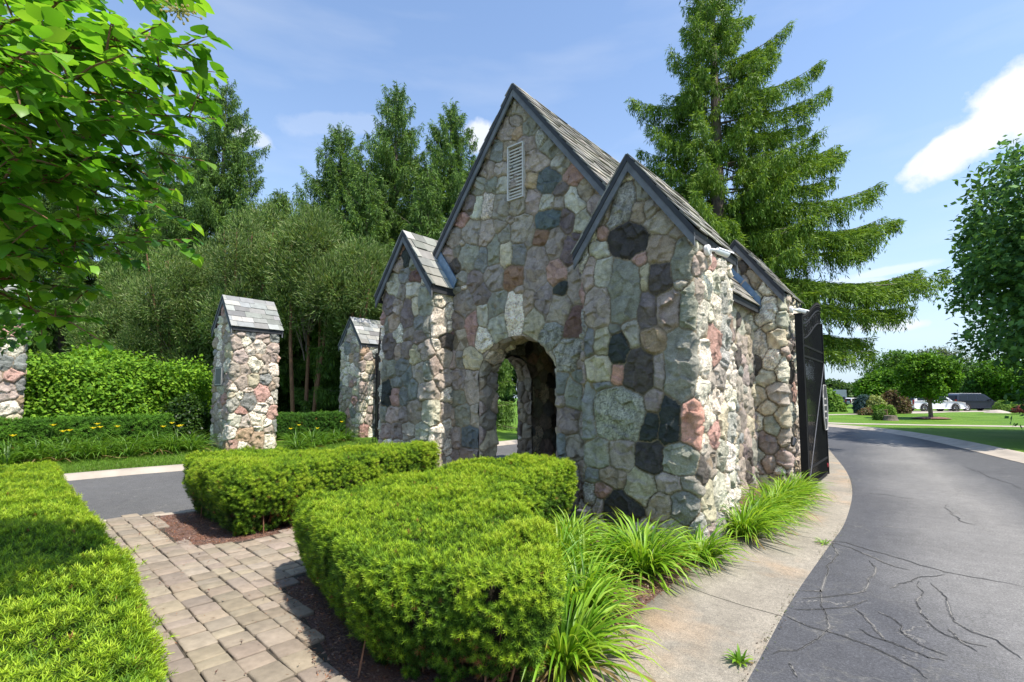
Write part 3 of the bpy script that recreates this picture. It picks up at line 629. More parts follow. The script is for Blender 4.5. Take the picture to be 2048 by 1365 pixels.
def gh(x, y):
    'ground level beyond the kerbs'
    x = np.asarray(x, float); y = np.asarray(y, float)
    return .12 + .21*sstep(-15.3, -17.6, x) + .28*sstep(43, 60, y)*sstep(-16, -8, x)
LK = smooth_line([(-15.4, -30), (-15.15, -10), (-15.05, 2.2), (-14.9, 4.3), (-14.2, 9), (-13.1, 14), (-13.0, 18), (-13.1, 24), (-13.6, 34), (-15, 60)], .7)
RK = smooth_line([(6.5, -40), (5.2, -10), (4.6, 4), (3.9, 12), (3.2, 17), (2.06, 21.7), (.2, 28.8), (-1.8, 34), (-4, 37.4), (-8, 41), (-13, 46), (-17, 60)], .7)
big = []
gx_ = np.array([-900, -300, -100, -40, 0, 40, 100, 300, 900.]); gy_ = np.array([-60, -20, 20, 60, 120, 250, 500, 1000, 1600.])
X, Y = np.meshgrid(gx_, gy_); f = np.arange(X.size).reshape(X.shape)
tag(mk('ground', np.c_[X.ravel(), Y.ravel(), np.full(X.size, -.06)], np.stack([f[:-1, :-1], f[:-1, 1:], f[1:, 1:], f[1:, :-1]], -1).reshape(-1, 4), M['grass']), kind='structure')
road = np.r_[LK-0, RK[::-1]]
poly_sheet('road', [(p[0], p[1]) for p in road], 0.0, M['asphalt'])
offs = [.0, .3, .6, 1, 1.5, 2, 2.5, 3, 4, 6, 9, 14, 22, 35, 60]
sweep('lawn_left', LK, [(-.42-o, 0) for o in offs], M['grass'], zf=gh)
sweep('lawn', RK, [(.42+o, 0) for o in offs+[100, 180, 400, 900]], M['grass'], zf=gh)
sweep('kerb', LK, [(-.0, .002), (-.05, .06), (-.16, .115), (-.30, .128), (-.43, .124), (-.43, .05)], M['kerb'])
sweep('kerb', RK, [(-.45, .012), (-.05, .02), (.06, .06), (.16, .105), (.30, .128), (.43, .124), (.43, .05)], M['kerb'])
# the island the gatehouse stands on
AP = smooth_line([(-.75, -6), (-.9, 0), (-1.0, 2), (-1.04, 3.65), (-1.1, 5.4), (-1.1, 7.4), (-1.11, 9.3), (-1.34, 12.4), (-1.82, 15.7), (-2.74, 20.4), (-3.6, 25), (-5.0, 29.5)], .35)
IL = smooth_line([(-10.6, -8), (-9.9, 0), (-9.58, 1.7), (-9.3, 2.8), (-9.12, 4), (-9.05, 9), (-9.2, 14), (-9.8, 19), (-10.8, 24), (-11, 28), (-8, 30.5), (-5.2, 29.6)], .35)
BED = AP+normals2(AP)*-.92
sweep('concrete_apron', AP, [(0.03, -.012), (0, .006), (-.3, .012), (-.62, .035), (-.93, .085), (-.95, .02)], M['concrete'])
sweep('island_kerb', IL, [(0, .0), (.03, .05), (.08, .085), (.16, .09), (.2, .089), (.22, .03)], M['kerb'])
isl = np.r_[BED, (IL+normals2(IL)*.2)[::-1]]
nb = [p for p in BED if p[1] < 13.2]; ni = [p for p in IL+normals2(IL)*.2 if p[1] < 13.2]
poly_sheet('mulch_bed', nb+ni[::-1], .074, M['mulch'])
fb = [p for p in BED if p[1] >= 12.9]; fi = [p for p in IL+normals2(IL)*.2 if p[1] >= 12.9]
poly_sheet('island_lawn', fb+fi[::-1], .082, M['grass'])
# far drive and footpath
poly_sheet('footpath', [(-9, 40.3), (-4.2, 39.6), (0, 40.9), (4.1, 42.3), (30, 51), (30, 53), (4.1, 44.1), (0, 42.6), (-4.2, 41.3), (-9, 42.3)], .012, M['kerb'], zf=gh)
poly_sheet('far_drive', [tuple(at(px, 795, d)[:2]) for px, d in ((1600, 44.6), (1720, 45.2), (1850, 46.6), (1900, 50), (2060, 52), (2060, 59), (1960, 58.5), (1800, 54.5), (1800, 48.5), (1720, 46.4), (1600, 45.8))], .02, M['kerb'], zf=gh)
c = MB(); c.lathe([(.0, .02), (.55, .02), (.55, 0)], n=24); o = c.build('drain_cover', M['iron']); o.location = (-4.9, 58, .37); tag(o, 'dark round drain cover lying in the far lawn left of the young tree', 'drain cover')

# pavers laid in slightly uneven courses
def in_poly(px, py, poly):
    px = np.asarray(px); py = np.asarray(py); c = np.zeros(px.shape, bool); n = len(poly)
    for i in range(n):
        x0, y0 = poly[i]; x1, y1 = poly[(i+1) % n]
        if y0 == y1: continue
        c ^= ((y0 > py) != (y1 > py)) & (px < (x1-x0)*(py-y0)/(y1-y0)+x0)
    return c
def dist_poly(px, py, poly, closed=True):
    d = np.full(np.shape(px), 1e9); n = len(poly)
    for i in range(n if closed else n-1):
        a = np.array(poly[i]); b = np.array(poly[(i+1) % n]); ab = b-a
        t = np.clip(((px-a[0])*ab[0]+(py-a[1])*ab[1])/max(ab@ab, 1e-9), 0, 1)
        d = np.minimum(d, np.hypot(px-a[0]-t*ab[0], py-a[1]-t*ab[1]))
    return d
PAV = [(-9.42, 2.62), (-8.7, 2.42), (-8.0, 2.3), (-7.4, 2.24), (-6.93, 2.36), (-6.74, 2.75), (-6.72, 6.45), (-4.85, 6.45), (-4.95, 3.2), (-4.98, 2.6), (-4.8, 2.38), (-4.3, 2.25), (-3.6, 2.05), (-3.05, 1.88), (-2.5, 1.6), (-2.1, .9), (-1.95, -4), (-9.7, -4)]
def pavers():
    r = random.Random(5); V = []; F = []; C = []
    ang = radians(-4); ca, sa = cos(ang), sin(ang); y = -4.2
    sz_ = [(.145, .20), (.20, .20), (.26, .20), (.145, .145), (.2, .145), (.26, .145)]
    tmpl = None
    while y < 7:
        rowh = r.choice((.15, .21, .21)); x = -10.5 + r.uniform(0, .2)
        while x < -1.4:
            w = r.choice((.15, .21, .21, .27)); cx, cy = x+w/2, y+rowh/2; x += w+.002
            cells = [(cx, cy, w, rowh)]
            for (ax, ay, w_, h_) in cells:
                ax += r.uniform(-.0035, .0035); ay += r.uniform(-.009, .009)
                wx, wy = ax*ca-ay*sa, ax*sa+ay*ca
                if not in_poly(wx, wy, PAV): continue
                a = ang+r.uniform(-.03, .03); hz = .098+r.uniform(-.006, .006); tx, ty = r.uniform(-.02, .02), r.uniform(-.02, .02)
                n0 = len(V); k = 3
                for (ins, dz) in ((.002, -.03), (.003, -.009), (.007, -.003), (.015, 0)):
                    hw, hh = w_/2-ins, h_/2-ins; ch = .012
                    for (u, v) in ((-hw+ch, -hh), (hw-ch, -hh), (hw, -hh+ch), (hw, hh-ch), (hw-ch, hh), (-hw+ch, hh), (-hw, hh-ch), (-hw, -hh+ch)):
                        u += r.uniform(-.0035, .0035); v += r.uniform(-.0035, .0035)
                        V.append((wx+u*cos(a)-v*sin(a), wy+u*sin(a)+v*cos(a), hz+dz+u*tx+v*ty))
                g = r.uniform(.9, 1.07); c = s2l(np.array((146, 134, 118))*g*np.array((1, r.uniform(.98, 1.01), r.uniform(.96, 1.02))))
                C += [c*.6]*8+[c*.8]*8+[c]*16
                for l in range(3):
                    for q in range(8): F.append((n0+l*8+q, n0+l*8+(q+1) % 8, n0+(l+1)*8+(q+1) % 8, n0+(l+1)*8+q))
                for q in ((0, 1, 2, 3), (0, 3, 4, 7), (4, 5, 6, 7)): F.append(tuple(n0+24+i for i in q))
        y += rowh+.002
    tag(mk('paver_path', V, F, M['paver'], col=np.array(C)), kind='structure')
    poly_sheet('path_bedding', PAV, .078, M['joint'])
pavers()

# ------------------------------------------------------------------ foliage tools
def frames(D, Nrm):
    D = D/np.maximum(np.linalg.norm(D, axis=1, keepdims=True), 1e-9)
    S = np.cross(D, Nrm); S /= np.maximum(np.linalg.norm(S, axis=1, keepdims=True), 1e-9)
    return D, S, np.cross(S, D)
def scatter(P, D, Nn, sc, tv, tf, col, wid=None):
    'copies of template (tv: along, side, up) at points P; returns V, F, C'
    D, S, Z = frames(D, Nn); sc = np.broadcast_to(np.asarray(sc, float), (len(P),))
    w = sc if wid is None else np.broadcast_to(np.asarray(wid, float), (len(P),))
    tv = np.asarray(tv, float); n = len(tv)
    V = P[:, None]+D[:, None]*(tv[None, :, 0, None]*sc[:, None, None])+S[:, None]*(tv[None, :, 1, None]*w[:, None, None])+Z[:, None]*(tv[None, :, 2, None]*sc[:, None, None])
    F = (np.asarray(tf)[None]+(np.arange(len(P))*n)[:, None, None]).reshape(-1, np.asarray(tf).shape[1])
    C = np.repeat(col, n, axis=0) if np.ndim(col) == 2 else np.tile(col, (len(P)*n, 1))
    return V.reshape(-1, 3), F, C
def join(parts):
    V = []; F = []; C = []; n = 0
    for v, f, c in parts:
        V.append(v); F.append(f+n); C.append(c); n += len(v)
    return np.concatenate(V), np.concatenate(F), np.concatenate(C)
def rdir(rs, n, z=None):
    v = rs.normal(size=(n, 3)); v /= np.linalg.norm(v, axis=1, keepdims=True); return v
NEEDLE = ([(0, -.5, 0), (0, .5, 0), (1, .12, 0), (1, -.12, 0)], [(0, 1, 2, 3)])
DIAM = ([(0, 0, 0), (.45, .5, .06), (1, 0, 0), (.45, -.5, .06)], [(0, 3, 2, 1)])
OVATE = ([(0, 0, 0), (.12, -.2, .03), (.12, 0, 0), (.12, .2, .03), (.38, -.4, .08), (.38, 0, .01), (.38, .4, .08), (.68, -.3, .03), (.68, 0, -.03), (.68, .3, .03), (.88, -.12, -.07), (.88, 0, -.09), (.88, .12, -.07), (1, 0, -.14)],
         [(0, 2, 1, 1), (0, 3, 2, 2), (1, 2, 5, 4), (2, 3, 6, 5), (4, 5, 8, 7), (5, 6, 9, 8), (7, 8, 11, 10), (8, 9, 12, 11), (10, 11, 13, 13), (11, 12, 13, 13)])
OVT = []
for q in OVATE[1]:
    u = list(dict.fromkeys(q)); OVT += [u] if len(u) == 3 else [[u[0], u[1], u[2]], [u[0], u[2], u[3]]]
OVATE = (OVATE[0], OVT)
def vary(rs, n, cols, j=.18):
    cols = np.array(cols); t = rs.uniform(0, len(cols)-1, n); i = np.minimum(t.astype(int), len(cols)-2); f = (t-i)[:, None]
    return (cols[i]*(1-f)+cols[i+1]*f)*(1+rs.uniform(-j, j, (n, 1)))

# ------------------------------------------------------------------ clipped yew hedges
def yew(name, poly, H, dens, label, group, seed, needle=.03, rnd=.105, nn=13, hf=None, cols=None, lean=0.0, wdt=.0052):
    rs = np.random.RandomState(seed); P = np.array(poly); lo, hi = P.min(0)-.0, P.max(0)
    hf = hf or (lambda x, y: H+0*x)
    root = empty(name, (P[:, 0].mean(), P[:, 1].mean(), .08), label, 'hedge', group)
    # sprig points over the top
    A = (hi-lo).prod(); n = int(A*dens); x = rs.uniform(lo[0], hi[0], n); y = rs.uniform(lo[1], hi[1], n); ok = in_poly(x, y, poly); x, y = x[ok], y[ok]
    d = dist_poly(x, y, poly); t = np.clip(1-d/rnd, 0, 1); z = hf(x, y)-rnd*(1-np.sqrt(np.clip(1-t*t, 0, 1)))
    e = 1e-3; gxp = (dist_poly(x+e, y, poly)-d)/e; gyp = (dist_poly(x, y+e, poly)-d)/e
    N1 = np.c_[-gxp*t*1.2, -gyp*t*1.2, np.ones(len(x))*(1.05-t*.6)]; P1 = np.c_[x, y, z]
    # and over the sides
    Q = np.vstack([P, P[:1]]); L = np.linalg.norm(np.diff(Q, axis=0), axis=1); n2 = int(L.sum()*H*dens*1.05)
    s = rs.uniform(0, L.sum(), n2); c = np.r_[0, np.cumsum(L)]; i = np.searchsorted(c, s, side='right')-1; i = np.minimum(i, len(L)-1); f = ((s-c[i])/L[i])[:, None]
    p2 = Q[i]*(1-f)+Q[i+1]*f; tg = (Q[i+1]-Q[i])/L[i][:, None]; nr = np.c_[tg[:, 1], -tg[:, 0]]
    area = .5*np.sum(P[:, 0]*np.roll(P[:, 1], -1)-np.roll(P[:, 0], -1)*P[:, 1])
    if area < 0: nr = -nr
    zt = hf(p2[:, 0], p2[:, 1])-rnd; z2 = .09+(zt-.09)*rs.uniform(0, 1, n2)**.8
    inset = .2*np.clip(1-(z2-.1)/.5, 0, 1)**1.3
    P2 = np.c_[p2-nr*inset[:, None], z2]; N2 = np.c_[nr, np.full(n2, .35)]
    n3 = int(L.sum()*rnd*2.2*dens); s = rs.uniform(0, L.sum(), n3); i = np.minimum(np.searchsorted(c, s, side='right')-1, len(L)-1); f = ((s-c[i])/L[i])[:, None]
    p3 = Q[i]*(1-f)+Q[i+1]*f; nr3 = nr[:0]; tg3 = (Q[i+1]-Q[i])/L[i][:, None]; nr3 = np.c_[tg3[:, 1], -tg3[:, 0]]*(1 if area > 0 else -1); th = rs.uniform(-.15, 1.5, n3)
    P3 = np.c_[p3-nr3*(rnd*(1-np.cos(th)))[:, None], hf(p3[:, 0], p3[:, 1])-rnd+rnd*np.sin(th)]; N3 = np.c_[nr3*np.cos(th)[:, None], np.sin(th)+.1]
    P2 = np.r_[P2, P3]; N2 = np.r_[N2, N3]
    PP = np.r_[P1, P2]; NN = np.r_[N1, N2]; NN /= np.linalg.norm(NN, axis=1, keepdims=True)
    w = fbm(PP[:, 0]*3, PP[:, 1]*3, PP[:, 2]*3, 4, seed); hole = fbm(PP[:, 0]*8, PP[:, 1]*8, PP[:, 2]*8, 3, seed+3)
    side = np.r_[np.zeros(len(P1)), np.ones(len(P2))]
    keep = hole > np.where(side > 0, -.02-.42*np.clip((PP[:, 2]-.1)/.75, 0, 1), -.42); 
    PP, NN, w, side = PP[keep], NN[keep], w[keep], side[keep]
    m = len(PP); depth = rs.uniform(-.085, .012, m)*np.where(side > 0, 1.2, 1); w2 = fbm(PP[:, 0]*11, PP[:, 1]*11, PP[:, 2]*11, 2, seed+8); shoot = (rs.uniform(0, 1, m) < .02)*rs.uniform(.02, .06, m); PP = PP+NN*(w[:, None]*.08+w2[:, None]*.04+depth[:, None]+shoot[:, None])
    D = NN+.38*rdir(rs, m)+np.array([0, 0, .3]); D /= np.linalg.norm(D, axis=1, keepdims=True)
    cols = cols or [(.04, .1, .01), (.11, .22, .014), (.28, .42, .02), (.36, .45, .035)]
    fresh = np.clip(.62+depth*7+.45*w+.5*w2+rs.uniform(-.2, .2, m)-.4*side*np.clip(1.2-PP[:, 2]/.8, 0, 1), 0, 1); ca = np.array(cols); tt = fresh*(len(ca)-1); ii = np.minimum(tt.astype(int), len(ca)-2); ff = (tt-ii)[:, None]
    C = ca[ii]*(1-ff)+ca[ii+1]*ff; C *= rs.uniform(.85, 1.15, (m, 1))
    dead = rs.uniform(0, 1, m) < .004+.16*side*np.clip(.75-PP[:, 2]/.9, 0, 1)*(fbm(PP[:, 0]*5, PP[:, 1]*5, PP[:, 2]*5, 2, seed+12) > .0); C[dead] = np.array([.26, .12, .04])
    # each sprig: needles round a short stem
    a = np.tile(np.arange(nn)*2.4, (m, 1))+rs.uniform(0, 6.28, (m, 1)); u = np.tile(np.linspace(0, 1, nn), (m, 1))
    Dn, Sn, Zn = frames(D, np.roll(D, 1, axis=1)+.01)
    el = .12+.8*u**1.3   # lower needles stand out, tip needles point on
    nd = Dn[:, None]*np.sin(el)[..., None]+(Sn[:, None]*np.cos(a)[..., None]+Zn[:, None]*np.sin(a)[..., None])*np.cos(el)[..., None]
    L_ = needle*rs.uniform(.75, 1.2, (m, 1)); st = PP[:, None]+Dn[:, None]*(u*L_*.75)[..., None]
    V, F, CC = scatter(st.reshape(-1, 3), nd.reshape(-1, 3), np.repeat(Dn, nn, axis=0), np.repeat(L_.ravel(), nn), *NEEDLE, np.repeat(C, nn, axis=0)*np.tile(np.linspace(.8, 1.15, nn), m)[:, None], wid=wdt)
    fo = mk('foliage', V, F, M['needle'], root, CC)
    # stems and dead twigs inside
    k = int(L.sum()*30); idx = rs.randint(0, len(P2), k); b = P2[idx]-N2[idx]*rs.uniform(.12, .25, (k, 1)); g = np.c_[P2[idx][:, :2]-N2[idx][:, :2]*.4+rs.normal(0, .05, (k, 2)), np.full(k, .07)]
    tw = MB()
    for q in range(k):
        mid = (b[q]+g[q])/2+rs.uniform(-.05, .05, 3); tw.tube([g[q], mid, b[q], b[q]+(P2[idx[q]]-b[q])*.5+rs.uniform(-.03, .03, 3)], [.009, .006, .004, .002], 4, False)
    tw.v and tw.build('stems', M['barkd'], root, fix=False)
    core = MB(); q = .2; cen = P.mean(0)
    # dark woody heart, a shrunken copy of the outline
    from_in = []
    for j in range(len(P)):
        a_, b_, c_ = P[j-1], P[j], P[(j+1) % len(P)]; t1 = (b_-a_)/np.linalg.norm(b_-a_); t2 = (c_-b_)/np.linalg.norm(c_-b_); n1 = np.array([-t1[1], t1[0]]); n2_ = np.array([-t2[1], t2[0]])
        if area < 0: n1, n2_ = -n1, -n2_
        bb = n1+n2_; bb /= max(np.linalg.norm(bb), .3); from_in.append(b_+bb*q/max(.5, bb@n1))
    zt_ = [float(hf(p[0], p[1]))-.16 for p in from_in]
    n = len(from_in); core.v = [(p[0], p[1], .3) for p in from_in]+[(p[0], p[1], z_) for p, z_ in zip(from_in, zt_)]; core.c = [(1, 1, 1)]*2*n
    core.f = [(j, (j+1) % n, n+(j+1) % n, n+j) for j in range(n)]+[tuple(range(n, 2*n)), tuple(range(n))[::-1]]
    core.build('inner_wood', M['hedgewood'], root)
    for ch in root.children: ch.matrix_parent_inverse = Matrix.Translation(-root.location)
    return root
M['hedgewood'] = simple('hedge_heart', (.035, .03, .018), .95, var=.6, scale=25, bmp=1.0, bscale=40)
HG = 'clipped yew hedges around the paved path'
def rounded(P, r=.22):
    out = []
    P = [np.array(p, float) for p in P]
    for i in range(len(P)):
        a, b, c = P[i-1], P[i], P[(i+1) % len(P)]; u = (a-b)/np.linalg.norm(a-b); v = (c-b)/np.linalg.norm(c-b)
        for t in (0, .33, .67, 1):
            out.append(tuple(b+u*r*(1-t)**2+v*r*t**2))
    return out
yew('yew_hedge', rounded([(-10.3, -.6), (-1.25, -.55), (-1.4, .52), (-2.6, .72), (-4.2, .95), (-6.7, 1.12), (-10.2, 1.42)], .15), .9, 3000, 'clipped yew hedge running along the left foreground under the leafy tree', HG, 81, needle=.027)
yew('yew_hedge', rounded([(-5.05, 2.55), (-2.75, 1.85), (-1.68, 2.42), (-2.15, 3.05), (-3.5, 4.1), (-3.75, 5.9), (-4.95, 5.95), (-5.05, 4.4)], .25), .88, 3200, 'angled yew hedge nearest the camera, in front of the arch and the daylilies', HG, 82, hf=lambda x, y: .86+.045*np.clip(y-2.4, 0, 4), needle=.026)
yew('yew_hedge', rounded([(-9.12, 2.78), (-6.8, 2.6), (-6.55, 5.95), (-7.3, 6.0), (-7.6, 4.2), (-9.12, 3.85)], .25), .95, 2600, 'clipped yew hedge left of the arch between the left road and the pavers', HG, 83, hf=lambda x, y: .93+.04*np.clip(y-2.4, 0, 4), needle=.03)

# loose chips and needles on the mulch
def chips():
    rs = np.random.RandomState(3); n = 60000; x = rs.uniform(-9, -1.5, n); y = rs.uniform(1.3, 7, n)
    dp = dist_poly(x, y, PAV); inside = in_poly(x, y, PAV); bedx = np.interp(y, BED[:, 1], BED[:, 0]); d2 = bedx-x
    ok = (~inside & (d2 > -.02) & (x > -9.0)) | (inside & (dp < .12) & (rs.uniform(0, 1, n) < .45) & (y > 1.7)) | (inside & (rs.uniform(0, 1, n) < .012))
    ok &= ~((x < -3.7) & (y > 6.4)) & ~((x > -3.9) & (y > 6.0)) & ((d2 > 0) | (rs.uniform(0, 1, n) < .1))
    x, y, inside = x[ok], y[ok], inside[ok]; n = len(x); z = np.where(inside, .104, .08)+rs.uniform(0, .012, n)
    D = rdir(rs, n)*[1, 1, .3]; C = vary(rs, n, [(.09, .045, .035), (.22, .13, .1), (.4, .28, .22), (.16, .08, .06)], .25)
    red = rs.uniform(0, 1, n) < .38; C[red] = np.array([.45, .17, .06])*rs.uniform(.7, 1.2, (red.sum(), 1))
    V, F, CC = scatter(np.c_[x, y, z], D, np.tile([0, 0, 1.], (n, 1))+.5*rdir(rs, n), rs.uniform(.018, .045, n), *DIAM, C, wid=np.where(red, .004, rs.uniform(.006, .018, n)))
    tag(mk('mulch_chips', V, F, M['blade'], col=CC), kind='stuff')
chips()

# long worn cracks in the drive, dark with pale grit along them
def g0(px, py): d = at(px, py, 1)-np.array([0, 0, CAMH]); return (d*(-CAMH/d[2]))[:2]
def cracks():
    rs = np.random.RandomState(21); V = []; F = []; C = []
    L0 = [[(470,535),(560,545),(700,590),(880,640),(1150,720),(1609,805)], [(120,1205),(280,1180),(380,1120),(460,1060),(455,1000),(420,900),(410,830)], [(210,975),(300,1020),(420,1060),(560,1100),(700,1150),(850,1220),(980,1290),(1050,1350)],
          [(300,875),(500,860),(660,835),(740,700),(700,650)], [(990,770),(1020,840),(980,900),(1000,960),(1040,1010),(1150,1090),(1300,1140),(1400,1160)], [(1060,780),(1130,850),(1170,930),(1200,1010),(1300,1070),(1450,1120),(1609,1240)],
          [(620,930),(680,990),(760,1080),(800,1130)], [(750,950),(850,1000),(900,1080),(1000,1150),(1170,1215)], [(230,1250),(280,1340)], [(1165,320),(1235,420),(1330,445)], [(640,250),(800,265),(970,292)], [(300,830),(420,835),(520,620),(480,540)],
          [(1230,90),(1350,130),(1500,190),(1609,235)], [(480,540),(600,580),(740,640),(860,690),(950,710)], [(250,940),(430,940),(600,920),(700,880)], [(820,815),(870,790),(990,750),(1150,735)], [(1160,1050),(1240,1130),(1340,1190)], [(640,1050),(720,1100),(900,1160),(1040,1220),(1150,1240)]]
    for pts in L0:
        P = [np.array(g0(1500+u*.3406, 900+v*.3406)) for u, v in pts]
        for _ in range(4):
            Q = [P[0]]
            for a, b in zip(P[:-1], P[1:]):
                l = np.linalg.norm(b-a); n = np.array([-(b-a)[1], (b-a)[0]])/max(l, 1e-6); Q += [(a+b)/2+n*rs.normal(0, .045)*l, b]
            P = Q
        P = np.array(P); t = np.gradient(P, axis=0); t /= np.maximum(np.linalg.norm(t, axis=1, keepdims=True), 1e-6); n = np.c_[-t[:, 1], t[:, 0]]
        s = np.arange(len(P)); k1 = vnoise(s*.11, rs.uniform(0, 99), 0, 3); f = np.sin(np.linspace(0, pi, len(P)))**.4
        for wd, z, mode in ((.011, .004, 0), (.0028, .007, 1)):
            w = wd*f*(.7+.6*rs.uniform(0, 1, len(P)))*(1 if mode else .8+.9*np.clip(k1, 0, 1)); n0 = len(V)
            for i in range(len(P)):
                V += [(*(P[i]+n[i]*w[i]), z), (*(P[i]-n[i]*w[i]), z)]
                c = (.108, .106, .103) if not mode else ((.015, .015, .016) if k1[i]+rs.uniform(-.3, .3) < .2 else (.24, .225, .2))
                C += [c, c]
            F += [(n0+2*i, n0+2*i+1, n0+2*i+3, n0+2*i+2) for i in range(len(P)-1)]
    V = np.array(V); F = np.array(F); a = np.cross(V[F[:, 1]]-V[F[:, 0]], V[F[:, 3]]-V[F[:, 0]])[:, 2] < 0; F[a] = F[a][:, ::-1]
    tag(mk('road_cracks', V, F, M['crack'], col=np.array(C)), kind='structure')
M['crack'] = simple('crack_fill', (1, 1, 1), .95, var=.3, scale=30, bmp=.3, use_attr=True)
cracks()
def litter():
    rs = np.random.RandomState(31); n = 2600; i = rs.randint(0, len(AP), n); P = AP[i]+rs.normal(0, 1, (n, 2))*[.025, .2]; ok = (P[:, 1] > 1) & (vnoise(P[:, 1]*1.4, 3.3) > -.1); P = P[ok]; n = len(P)
    q = rs.uniform(0, 1, n); C = np.where((q < .35)[:, None], np.array([.1, .13, .04]), np.where((q < .7)[:, None], np.array([.09, .06, .04]), np.array([.22, .19, .15])))*rs.uniform(.6, 1.3, (n, 1))
    V, F, CC = scatter(np.c_[P, np.full(n, .014)], rdir(rs, n)*[1, 1, .4], np.tile([0, 0, 1.], (n, 1))+.6*rdir(rs, n), rs.uniform(.008, .026, n), *DIAM, C, wid=.009)
    tag(mk('edge_litter', V, F, M['blade'], col=CC), kind='stuff')
litter()
# ------------------------------------------------------------------ daylilies
def blades(rs, n, L, spread, wid, rad, cols, lean=(0, 0), nseg=6, up=1.0):
    'a tuft of arching strap leaves: V, F, C about the origin'
    a = rs.uniform(0, 2*pi, n); el = np.clip(rs.normal(1.08, .28, n), .3, 1.55)*up; Ln = L*rs.uniform(.55, 1.12, n); r0 = rad*np.sqrt(rs.uniform(0, 1, n))
    curl = rs.uniform(.9, 2.3, n)*spread; w = wid*rs.uniform(.7, 1.25, n)
    P = np.c_[r0*np.cos(a+rs.normal(0, .5, n)), r0*np.sin(a+rs.normal(0, .5, n)), np.zeros(n)]
    hd = np.c_[np.cos(a)+lean[0], np.sin(a)+lean[1]]; hd /= np.linalg.norm(hd, axis=1, keepdims=True)
    tw = rs.uniform(-.35, .35, n); C0 = vary(rs, n, cols); dd = rs.uniform(0, 1, n) < .045; C0[dd] = np.array([.3, .22, .1])*rs.uniform(.7, 1.2, (dd.sum(), 1)); el = np.where(dd, el*.45, el)
    rows = []; cr = []
    for k in range(nseg+1):
        t = k/nseg; ww = w*(np.interp(t, [0, .15, .6, .85, 1], [.6, 1, .9, .5, .03])); sx = -hd[:, 1]*np.cos(tw*t*2); sy = hd[:, 0]*np.cos(tw*t*2); sz = np.sin(tw*t*2)
        S = np.c_[sx, sy, sz]*ww[:, None]/2; dn = np.c_[hd*(-np.sin(el))[:, None], np.cos(el)]
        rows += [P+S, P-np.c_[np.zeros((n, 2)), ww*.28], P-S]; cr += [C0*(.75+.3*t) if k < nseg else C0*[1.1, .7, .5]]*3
        el = el-curl/nseg*(.35+1.3*t); P = P+np.c_[hd*np.cos(el)[:, None], np.sin(el)]*(Ln/nseg)[:, None]
        P[:, 2] = np.maximum(P[:, 2], .012)
    V = np.stack(rows, 1); C = np.stack(cr, 1); nv = V.shape[1]; F = []
    for k in range(nseg):
        b = k*3; F += [(b, b+1, b+4, b+3), (b+1, b+2, b+5, b+4)]
    F = (np.array(F)[None]+(np.arange(n)*nv)[:, None, None]).reshape(-1, 4)
    return V.reshape(-1, 3), F, C.reshape(-1, 3)
GL = 'green daylily clumps around the gatehouse pier'
LILY = [(.09, .22, .014), (.17, .36, .022), (.28, .48, .035), (.36, .52, .07)]
def lily(x, y, z, n, L, seed, label, group, cols=LILY, lean=(0, 0), wid=.02, spread=1.0, flowers=0, rad=.1, up=1.0):
    rs = np.random.RandomState(seed); n = int(n*(2.1 if group == GL else 1.3)); L = L*(1.12 if group == GL else 1.0); V, F, C = blades(rs, n, L, spread, wid, rad, cols, lean, up=up)
    root = empty('daylily', (x, y, z), label, 'daylily', group)
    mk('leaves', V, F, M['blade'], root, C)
    for k in range(flowers):
        a = rs.uniform(0, 6.28); r = rs.uniform(.1, .3); px, py, pz = r*cos(a), r*sin(a), L*rs.uniform(1.0, 1.25)*.82
        f = MB(); f.tube([(px*.3, py*.3, 0), (px*.7, py*.7, pz*.6), (px, py, pz)], [.005, .004, .004], 5, col=(.1, .2, .03)); f.build('stalk', M['blade'], root, fix=False)
        P = np.tile([px, py, pz], (6, 1)); aa = np.arange(6)*pi/3; D = np.c_[np.cos(aa), np.sin(aa), np.full(6, .55)]
        Vf, Ff, Cf = scatter(P, D, np.tile([0, 0, 1.], (6, 1)), .1, *DIAM, np.tile([.85, .68, .03], (6, 1))*1.0, wid=.05)
        mk('flower', Vf, Ff, M['blade'], root, Cf)
    return root
GL = 'green daylily clumps around the gatehouse pier'
